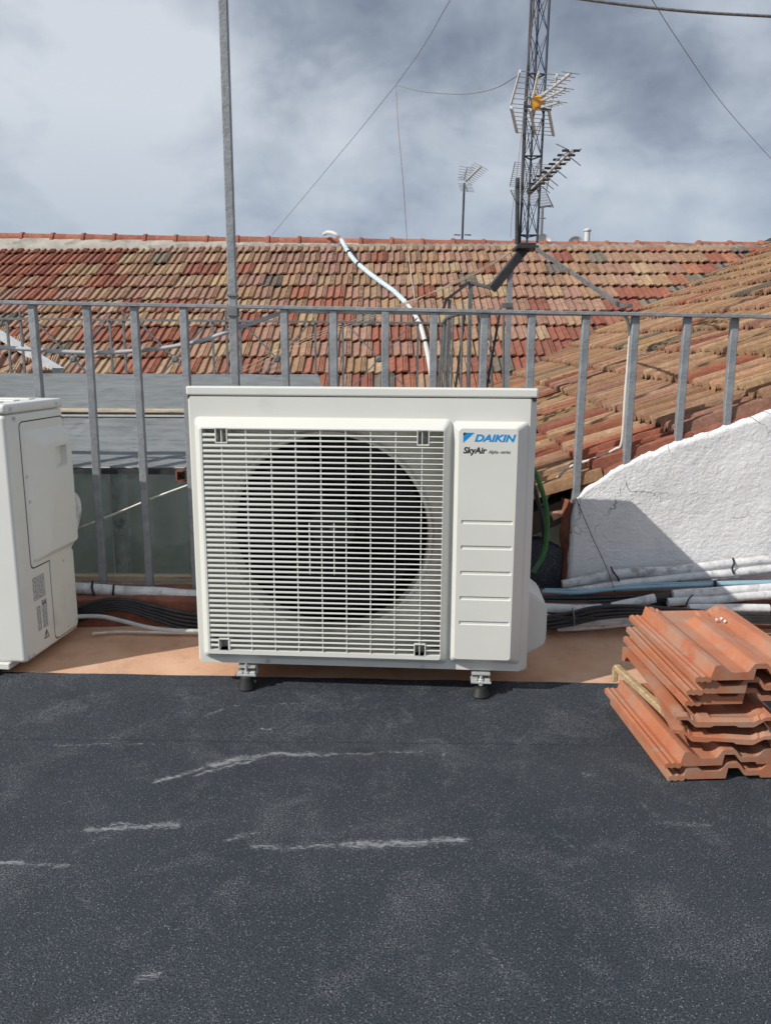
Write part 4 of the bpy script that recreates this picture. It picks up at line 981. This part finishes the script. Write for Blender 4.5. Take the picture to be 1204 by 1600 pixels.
# lower yagi
la = at(838, 291, MYD-.1)
lo_ = thing('yagi_antenna', 'grey stepped yagi antenna with wire grid reflectors low on the mast', 'antenna', tuple(la))
def l_(px, py, Y=MYD-.1): return at(px, py, Y)-la
ugrid((804, 253), (862, 258), (853, 299), (796, 291), 13, .004, .004, MT['thinwire'], YB, YF, l_, lo_, .0016, False)
ugrid((797, 297), (853, 301), (864, 324), (807, 319), 10, .004, .004, MT['thinwire'], YB, YF, l_, lo_, .0016, False)
A_, B_ = l_(828, 297, MYD-.08), l_(893, 234, MYD-.85); bm = new(); bar(bm, A_, B_, .012, .012); obj('boom', bm, MT['alu'], lo_)
for i in range(9):
    p = A_.lerp(B_, .18+.80*i/8)
    for e0, e1 in ((-.05, -.012), (.012, .05)):
        bm = new(); box(bm, e0, e1, -.008, .008, -.005, .006, .002); o = obj('element_holder', bm, MT['black'], lo_); o.location = p
    if i in (0, 1, 2, 3, 4, 7, 8):
        bm = new(); sg = -1 if i in (8, 3) else 1
        tube(bm, curve([p+Vector((sg*.085, .0, .035)), p+Vector((sg*.04, 0, .015)), p+Vector((sg*.01, 0, -.002)), p+Vector((sg*.04, 0, -.022)), p+Vector((sg*.085, 0, -.055))], 4), .003, 5); obj('element', bm, MT['thinwire'], lo_)
bm = new(); tube(bm, [l_(826, 300, MYD-.06), l_(838, 288, MYD-.14)], .022, 8); obj('dipole_box', bm, MT['darksteel'], lo_)
# small yagi on its own pole behind the ridge
SY = 12.6
pb = at(721, 372, SY); s0 = thing('small_antenna', 'small thin antenna on a dark pole behind the ridge, left of the lattice mast', 'antenna', (pb.x, SY, pb.z-.5))
def s_(px, py, Y=SY): return at(px, py, Y)-Vector((pb.x, SY, pb.z-.5))
bm = new(); tube(bm, [(0, 0, 0), s_(725, 286)], .016, 8); obj('pole', bm, MT['darksteel'], s0, smooth=True)
A_, B_ = s_(727, 283), s_(751, 260, SY-.8); bm = new(); bar(bm, A_, B_, .025, .025); obj('boom', bm, MT['alu'], s0)
for i in range(10):
    p = A_.lerp(B_, i/9); bm = new(); tube(bm, [p+Vector((-.10, 0, .05)), p+Vector((.10, 0, -.05))], .0035, 5); obj('element', bm, MT['thinwire'], s0)
for (a, b, c, d) in (((717, 260), (742, 263), (735, 281), (714, 281)), ((715, 287), (736, 288), (741, 300), (719, 298))):
    C_ = [s_(*x, SY-.1) for x in (a, b, c, d)]
    for i in range(6):
        t = i/5; bm = new(); tube(bm, [C_[0].lerp(C_[3], t), C_[1].lerp(C_[2], t)], .0032, 5); obj('grid_rod', bm, MT['thinwire'], s0)
    bm = new(); tube(bm, [(C_[0]+C_[1])/2, (C_[3]+C_[2])/2], .008, 5); obj('reflector_edge', bm, MT['thinwire'], s0)
cc = s_(722, 367); bm = new()
for sg in (-1, 1): tube(bm, [cc+Vector((sg*.08+.05*sg*math.cos(R(a)), .05*math.sin(R(a))*2, .02*math.sin(R(a)))) for a in range(-150, 151, 30)], .007, 5)
obj('loop_dipole', bm, MT['thinwire'], s0)
# farther antenna
pb2 = at(846, 372, 18); s2_ = thing('far_antenna', 'tiny far antenna pole just right of the lattice mast base', 'antenna', (pb2.x, 18, -9))
bm = new(); tube(bm, [(0, 0, 0), at(847, 322, 18)-Vector((pb2.x, 18, -9))], .03, 6); obj('pole', bm, MT['thinwire'], s2_)
bm = new(); p_ = Vector((pb2.x, 18, -9)); tube(bm, [at(843, 324, 18)-p_, at(863, 321, 18)-p_], .02, 5); tube(bm, [at(843, 341, 18)-p_, at(852, 341, 18)-p_], .012, 5); obj('element', bm, MT['thinwire'], s2_)
# dishes and vent pipe behind the ridge
for (px, py, rr, lab) in ((845, 380, .12, 'small white satellite dish peeping over the ridge beside the lattice mast'), (897, 389, .17, 'wider grey dish rim peeping over the ridge right of the mast')):
    p = at(px, py, 13.0); d = thing('satellite_dish', lab, 'satellite dish', tuple(p))
    bm = new(); lathe(bm, [(.005, 0), (rr*.5, .02), (rr*.8, .05), (rr, .08), (rr*1.01, .075), (rr*.8, .04), (rr*.5, .008), (.005, -.012)], (0, 0, 0), Vector((.25, -1, .25)).normalized(), 28, cap=False); obj('reflector', bm, MT['dish'], d, smooth=True)
    bm = new(); tube(bm, [(0, .03, -.02), (0, .05, -.75)], .02, 8); obj('bracket', bm, MT['oldsteel'], d)
p = at(917, 378, 13.2); o_ = new(); tube(o_, [p+Vector((0, 0, -.6)), at(917, 362, 13.2)], .045, 12); lathe(o_, [(.05, 0), (.06, .01), (.06, .03), (.02, .05)], at(917, 362, 13.2), n=12)
tag(obj('vent_pipe', o_, MT['dish'], smooth=True), 'short white vent pipe standing up behind the ridge at the right', 'vent pipe')

# ------------------------------------------------------------------ cables, pipes and hoses
def cable(name, label, pts, r, mat, cat='cable', m=6, n=8, group=None, wob=0.0):
    P = curve(pts, m)
    if wob: P = [p+Vector((0, wob*mn.noise(p*6), wob*mn.noise(p*7+Vector((4, 4, 4))))) for p in P]
    bm = new(); tube(bm, P, r, n); o = obj(name, bm, MT[mat], smooth=True, ang=60); return tag(o, label, cat, group)
def A(px, py, Y): return at(px, py, Y)
# hose over the main roof: white ends, pale blue wrapped middle
hz = thing('wrapped_hose', 'white and pale blue wrapped hose hanging over the ridge down the main roof', 'hose', tuple(on_main(560, 440)))
HO = on_main(560, 440)
hp = [A(506, 366, 11.95), A(513, 363, 11.75), A(524, 366, 11.6), A(534, 376, 11.45)]
h2 = [on_main(534, 376, .16), on_main(545, 395, .10), on_main(560, 413, .07), on_main(590, 437, .06), on_main(615, 455, .06), on_main(634, 473, .07)]
h3 = [on_main(634, 473, .07), on_main(648, 492, .08), on_main(657, 510, .09), on_main(664, 535, .10), on_main(671, 570, .12), on_main(676, 605, .14)]
allp = curve(hp[:3]+h2+h3[1:], 8)
bm = new(); tube(bm, [p-HO for p in allp], .026, 10); obj('white_hose', bm, MT['dish'], hz, smooth=True)
bm = new(); tube(bm, [p-HO for p in curve(h2, 8)], .031, 10); obj('blue_wrap', bm, MT['bluetape'], hz, smooth=True)
for p in (h2[1], h2[2], h3[3]):
    i = min(range(len(allp)-1), key=lambda k: (allp[k]-p).length); bm = new(); d = (allp[i+1]-allp[i]).normalized(); tube(bm, [allp[i]-HO-d*.02, allp[i]-HO+d*.02], .035, 10); obj('band', bm, MT['tape'], hz)
# guy wires and sky cables
GW = 'wires across the sky'
cable('guy_wire', 'long thin guy wire slanting up from the ridge to the top of the picture', [on_main(425, 367, .1), A(618, 133, 9.0), A(712, -15, 7.6)], .003, 'thinwire', 'wire', 4, 5)
cable('aerial_wire', 'thin sagging wire from the guy wire across to the mast antenna', [A(618, 133, 9.0), A(660, 143, 8.0), A(720, 147, 7.0), A(770, 139, 6.2), A(812, 116, 5.5)], .0035, 'thinwire', 'wire', 5, 5)
cable('hanging_wire', 'thin wire dropping from the guy wire down over the roof', [A(618, 133, 9.0), A(622, 200, 9.2), A(630, 290, 9.6), A(637, 390, 10.5), A(648, 472, 10.2)], .004, 'cablewhite', 'wire', 6, 5)
cable('guy_wire', 'thin guy wire slanting down the sky at the upper right', [A(1012, -10, 5.4), A(1060, 65, 6.5), A(1130, 165, 8), A(1210, 255, 10)], .0027, 'thinwire', 'wire', 4, 5)
cable('overhead_cable', 'thick grey cable crossing the top right corner of the sky', [A(890, -4, 7), A(980, 8, 7), A(1090, 19, 7), A(1230, 27, 7)], .012, 'oldsteel', 'cable', 6, 8)
cable('guy_wire', 'faint thin wire running down just left of the lattice mast', [A(829, 20, 5.75), A(815, 200, 5.75), A(800, 330, 5.75), A(797, 372, 5.75)], .002, 'thinwire', 'wire', 4, 5)
for k, off in enumerate((0, 5, 9)):
    cable('roof_cable', ['lowest', 'middle', 'topmost'][k]+' of the thin tan cables slanting across the main roof to the mast', [A(300, 605-off, 7.4), A(382, 588-off*1.6, 7.4), A(480, 535-off, 7.2), A(600, 490-off*.6, 7.0), A(700, 445+off*.3, 6.5), A(760, 415+off*.4, 6.1), A(812, 384, 5.6)], .0030, 'cabletan', 'cable', 5, 5, 'thin cables across the roof')
# conduit behind the posts
cable('grey_conduit', 'grey conduit sagging behind the left posts and rising to the top rail', [A(-40, 540, 3.29), A(50, 546, 3.29), A(135, 551, 3.29), A(215, 548, 3.29), A(300, 536, 3.29), A(380, 510, 3.29), A(447, 487, 3.285), A(480, 486.5, 3.285), A(600, 488, 3.285), A(760, 489, 3.285), A(985, 491, 3.285)], .0085, 'pipegrey', 'conduit', 6, 8)
cable('thin_rod', 'thin grey and white rod slanting across the green glass panes', [A(100, 835, 3.36), A(180, 803, 3.36), A(240, 778, 3.36), A(300, 756, 3.36)], .0055, 'cablewhite', 'rod', 4, 6)
cable('dangling_cable', 'off white cable hanging from the rail in front of the side roof', [A(966, 489, 3.28), A(978, 497, 3.28), A(983, 520, 3.28), A(981, 560, 3.28), A(976, 620, 3.28), A(971, 690, 3.29), A(960, 702, 3.31), A(930, 716, 3.33), A(893, 728, 3.34), A(872, 745, 3.36), A(850, 785, 3.36), A(838, 805, 3.34)], .0065, 'cablewhite', 'cable', 6, 7)
cable('green_hose', 'dark green cable arching behind the right side of the central unit', [A(826, 720, 3.0), A(840, 748, 3.0), A(852, 790, 3.0), A(854, 830, 3.0), A(848, 868, 3.0), A(832, 895, 2.98)], .0095, 'cablegreen', 'cable', 6, 8)
cable('black_hose', 'black cable arching just left of the green cable beside the central unit', [A(826, 735, 3.03), A(838, 775, 3.03), A(847, 815, 3.03), A(848, 850, 3.03), A(838, 885, 3.0)], .008, 'cableblack', 'cable', 6, 8)
cable('wall_wire', 'hairline wire hanging slanted across the shaded part of the white wall', [A(899, 778, 3.2), A(925, 840, 3.2), A(950, 895, 3.13), A(972, 965, 3.03)], .0016, 'cableblack', 'wire', 4, 5)
# pipes on the right
def lag(label, pts, r, name='lagged_pipe', mat='pipewhite', cat='pipe', wob=.004): return cable(name, label, pts, r, mat, cat, 10, 12, None, wob)
lag('upper white lagged pipe running along the foot of the white wall', [A(878, 914, 3.17), A(960, 898, 3.17), A(1060, 889, 3.17), A(1140, 881, 3.17), A(1260, 867, 3.17), A(1420, 850, 3.17)], .019)
lag('second white lagged pipe touching the underside of the uppermost one', [A(888, 926, 3.155), A(960, 915, 3.155), A(1060, 902, 3.155), A(1140, 896, 3.155), A(1260, 881, 3.155), A(1420, 862, 3.155)], .018)
cable('blue_cable', 'pale blue cable running below the white pipes at the right', [A(846, 924, 3.10), A(900, 926, 3.10), A(965, 920, 3.10), A(1020, 917, 3.10), A(1120, 913, 3.10), A(1250, 910, 3.10), A(1400, 908, 3.1)], .0085, 'cableblue', 'cable', 8, 8)
cable('blue_cable', 'thinner blue cable lying just above the pale blue cable', [A(850, 921, 3.12), A(930, 922, 3.12), A(1000, 914, 3.12), A(1120, 910, 3.12), A(1300, 906, 3.12)], .006, 'cableblue', 'cable', 8, 8)
for k, (dy, Y) in enumerate(((0, 3.10), (6, 3.09))):
    cable('black_cable', ['upper', 'lower'][k]+' of two black cables just below the blue cable', [A(840, 934+dy, Y), A(920, 934+dy, Y), A(1000, 931+dy, Y), A(1100, 929+dy, Y), A(1300, 925+dy, Y)], .008, 'cableblack', 'cable', 8, 8)
lag('white lagged pipe with a black tape band right of the central unit', [A(840, 950, 3.06), A(930, 950, 3.06), A(985, 942, 3.06), A(1022, 934, 3.06)], .019)
lag('lower white lagged pipe end behind the tile stack', [A(930, 950, 3.09), A(985, 948, 3.09), A(1018, 943, 3.09)], .014)
lag('white lagged pipe starting at a cut end right of the taped joint', [A(1050, 929, 3.06), A(1110, 924, 3.06), A(1200, 918, 3.06), A(1400, 905, 3.06)], .018)
lag('white lagged pipe below the cut one, strapped with a black tie', [A(1042, 941, 3.04), A(1110, 937, 3.04), A(1200, 929, 3.04), A(1400, 916, 3.04)], .017)
lag('short thick white pipe end lying right of the tile stack top', [A(1075, 951, 3.00), A(1130, 950, 3.00), A(1200, 951, 3.00)], .017)
lag('lowest white lagged pipe along the kerb between unit and tile stack', [A(838, 966, 3.03), A(930, 970, 3.03), A(985, 966, 3.03), A(1050, 958, 3.03), A(1120, 955, 3.03)], .018)
lag('bottom white pipe resting on the kerb under the black cables', [A(870, 981, 3.04), A(930, 977, 3.04), A(1000, 972, 3.04), A(1100, 970, 3.04), A(1300, 972, 3.04)], .014)
for k in range(4):
    cable('black_cable', ['topmost', 'second', 'third', 'lowest'][k]+' black cable of the bundle sweeping out beside the central unit', [A(838, 966+6*k, 3.0), A(890, 958+6*k, 2.99), A(930, 949+6*k, 2.985), A(985, 947+5*k, 2.98), A(1060, 952+3.5*k, 2.98), A(1130, 958+4*k, 2.98), A(1260, 962+4*k, 2.98)], .0075, 'cableblack', 'cable', 8, 8, 'black cables right of the unit')
def band(label, px, py, Y, r, w, d=Vector((1, 0, 0)), mat='tape', name='cable_tie', cat='cable tie'):
    c = at(px, py, Y); d = Vector(d).normalized(); bm = new(); tube(bm, [c-d*w/2, c+d*w/2], r, 12); o = obj(name, bm, MT[mat], smooth=True, ang=50); tag(o, label, cat); return o
band('black tape band round the white pipe right of the central unit', 946, 949, 3.06, .0215, .036, (1, 0, .03), name='tape_band', cat='tape')
band('black tape at the joint of the two lagged pipes behind the tile stack', 1032, 934, 3.065, .020, .06, (1, 0, .1), name='tape_band', cat='tape')
band('black tape patch on the lower pipe joint behind the tile stack', 1028, 944, 3.085, .0165, .07, (1, 0, .05), name='tape_band', cat='tape')
def loop(label, pts, r=.0032, mat='tape'): bm = new(); tube(bm, curve(pts, 5), r, 6); tag(obj('cable_tie', bm, MT[mat], smooth=True), label, 'cable tie')
loop('black cable tie round the two upper white pipes near the crack', [A(954, 886, 3.165), A(957, 893, 3.14), A(964, 902, 3.135), A(966, 908, 3.14)], .004)
loop('black cable tie round the upper white pipes at the far right', [A(1144, 872, 3.165), A(1146, 880, 3.145), A(1143, 888, 3.135), A(1146, 897, 3.13)], .004)
loop('black clip knob on the pale blue cable', [A(1116, 908, 3.09), A(1117, 914, 3.085), A(1116, 919, 3.09)], .007)
loop('black cable tie round the pipes right of the taped joint', [A(1082, 929, 3.03), A(1076, 935, 3.015), A(1071, 945, 3.015)], .003)
loop('grey cable tie round the black cable bundle beside the central unit', [A(894, 950, 2.975), A(896, 962, 2.97), A(897, 978, 2.975)], .003, 'oldsteel')
# pipes on the left, between the two units
lag('thick white lagged pipe between the two outdoor units', [A(60, 917, 3.16), A(120, 919, 3.16), A(200, 924, 3.16), A(300, 930, 3.16), A(420, 936, 3.16), A(560, 940, 3.16)], .024)
lag('second white lagged pipe under the thick one between the units', [A(60, 934, 3.15), A(120, 936, 3.15), A(200, 939, 3.15), A(300, 944, 3.15), A(420, 950, 3.15)], .019)
for k in range(5):
    cable('black_cable', ['topmost', 'second', 'third', 'fourth', 'lowest'][k]+' black cable of the bundle humping between the two units', [A(90, 960+5*k, 3.05), A(125, 950+5*k, 3.05), A(160, 938+4*k, 3.045), A(195, 937+4*k, 3.04), A(240, 947+5*k, 3.04), A(285, 957+6*k, 3.04), A(340, 962+6*k, 3.04), A(450, 966+6*k, 3.04)], .0085, 'cableblack', 'cable', 8, 8, 'black cables between the units')
cable('white_cable', 'pale grey cable lying on the strip between the two units', [A(100, 964, 3.00), A(155, 963, 3.00), A(190, 970, 2.97), A(230, 980, 2.94), A(270, 985, 2.92), A(330, 986, 2.91), A(420, 986, 2.91)], .0085, 'pipegrey', 'cable', 8, 8)
cable('thin_beige_wire', 'thin beige wire lying flat on the terracotta strip between the units', [flo(145, 990, .02), flo(185, 987, .02), flo(240, 988, .02), flo(310, 989, .02), flo(420, 988, .02)], .0055, 'cablewhite', 'wire', 6, 6)
loop('black cable tie on the thick white pipe near the left unit', [A(145, 908, 3.15), A(144, 918, 3.133), A(147, 929, 3.13), A(150, 936, 3.13)], .0045)
loop('black cable tie on the thick white pipe between the left unit and the second post', [A(178, 914, 3.15), A(177, 924, 3.133), A(177, 934, 3.13), A(178, 942, 3.03)], .0045)

# ------------------------------------------------------------------ stack of new clay tiles
def sst(a, b, x): t = max(0, min(1, (x-a)/(b-a))); return t*t*(3-2*t)
TW, TL = .30, .475
def clay_mesh():
    bm = new(); nx, ny = 66, 34
    def ztop(x, y):
        v = y/TL
        body = .012
        # interlock flange ribs at the left
        z = .010
        for c in (.010, .026): z += .004*max(0, 1-abs(x-c)/.006)**.7 if abs(x-c) < .006 else 0
        st = sst(.040, .050, x)
        pan = .022
        crest1 = .020*(1-sst(.062, .098, x))
        mid = .023*sst(.135, .158, x)*(1-sst(.185, .208, x))*(1-sst(.36, .41, y))
        crest2 = .022*sst(.245, .272, x)
        body = pan+crest1+mid+crest2
        z = z*(1-st)+body*st
        # rear lip and nib
        if x > .05:
            z += .007*sst(.452, .458, y)*(1-sst(.470, .476, y))
            z -= .010*sst(.425, .445, y)*(crest1+crest2 > .01)*.6
        if .20 < x < .235 and .425 < y < .45: z += .008
        return z
    xs3 = [TW*i/nx for i in range(nx+1)]; ys3 = [TL*(j/ny) for j in range(ny+1)]
    top = [[bm.verts.new((x, y, ztop(x, y))) for x in xs3] for y in ys3]
    def zbot(x, y):
        z = min(ztop(x, min(y, .35))-.014, ztop(x, y)-.010)
        k = 1-sst(.02, .05, y)
        low = .004 if x < .048 else .001
        if .155 < x < .25: low = z
        return z*(1-k)+min(z, low)*k
    bot = [[bm.verts.new((x, y, zbot(x, y))) for x in xs3] for y in ys3]
    for j in range(ny):
        for i in range(nx):
            bm.faces.new((top[j][i], top[j][i+1], top[j+1][i+1], top[j+1][i])); bm.faces.new((bot[j][i], bot[j+1][i], bot[j+1][i+1], bot[j][i+1]))
    for i in range(nx):
        bm.faces.new((bot[0][i], bot[0][i+1], top[0][i+1], top[0][i])); bm.faces.new((top[ny][i], top[ny][i+1], bot[ny][i+1], bot[ny][i]))
    for j in range(ny):
        bm.faces.new((top[j][0], top[j+1][0], bot[j+1][0], bot[j][0])); bm.faces.new((bot[j][nx], bot[j+1][nx], top[j+1][nx], top[j][nx]))
    bmesh.ops.recalc_face_normals(bm, faces=bm.faces)
    me = bpy.data.meshes.new('clay_tile'); bm.to_mesh(me); bm.free(); me.materials.append(MT['clay'])
    for p in me.polygons: p.use_smooth = True
    me.set_sharp_from_angle(angle=R(38)); return me
CLAY = clay_mesh()
FL = flo(1047, 1224, .0)
# (dx, dy, z front, pitch deg, yaw deg, flipped end)
STK = [(-.004, .006, .006, 0.0, 3.0, 0, 'lowest clay tile of the stack, lying on the black felt'),
       (-.018, .0, .046, .3, 4.0, 0, 'second clay tile from the bottom of the stack, its ribbed left edge sticking out'),
       (.004, .030, .100, .8, -7.0, 1, 'third clay tile from the bottom of the stack, flat edge forwards'),
       (.004, .008, .148, .6, 0.5, 1, 'fourth clay tile from the bottom, lying across the wooden stick with its flat edge forwards'),
       (.032, .030, .208, .5, 3.0, 0, 'fifth clay tile from the bottom of the stack'),
       (.028, .014, .246, .5, 2.2, 0, 'second clay tile from the top of the stack'),
       (.042, .0, .288, .7, 3.6, 0, 'topmost clay tile of the stack with white grains on it')]
for (dx, dy, z, pit, yw, flip, lab) in STK:
    o = inst('clay_tile', CLAY); tag(o, lab, 'roof tile', 'tiles of the clay stack')
    mt = Matrix.Translation((FL.x+dx, FL.y+dy, z)) @ Matrix.Rotation(R(yw), 4, 'Z') @ Matrix.Rotation(R(pit), 4, 'X')
    if flip: mt = mt @ Matrix.Translation((TW, TL, 0)) @ Matrix.Rotation(math.pi, 4, 'Z')
    o.matrix_world = mt
bm = new(); a_ = flo(962, 1042, .132); b_ = flo(1046, 1120, .118)
bar(bm, a_, a_+(b_-a_)*1.02, .022, .020, bev=.004); bar(bm, a_+Vector((0, .005, -.004)), a_+Vector((-.002, .004, -.05)), .018, .016, bev=.003)
tag(obj('wooden_stick', bm, MT['wood']), 'weathered wooden stick wedged between the tiles at the left of the stack', 'wooden stick')
tt_ = Matrix.Translation((FL.x+.042, FL.y, .288)) @ Matrix.Rotation(R(3.6), 4, 'Z') @ Matrix.Rotation(R(.7), 4, 'X')
for (x, y, lab) in ((.228, .365, 'left white grain lying on the topmost clay tile'), (.246, .372, 'rear white grain lying on the topmost clay tile'), (.247, .350, 'front white grain lying on the topmost clay tile')):
    bm = new(); bmesh.ops.create_icosphere(bm, subdivisions=1, radius=.0055)
    for v in bm.verts: v.co *= random.uniform(.75, 1.2)
    o = obj('white_grain', bm, MT['dish']); tag(o, lab, 'grain', 'white grains on the top tile'); o.location = tt_ @ Vector((x, y, .032))
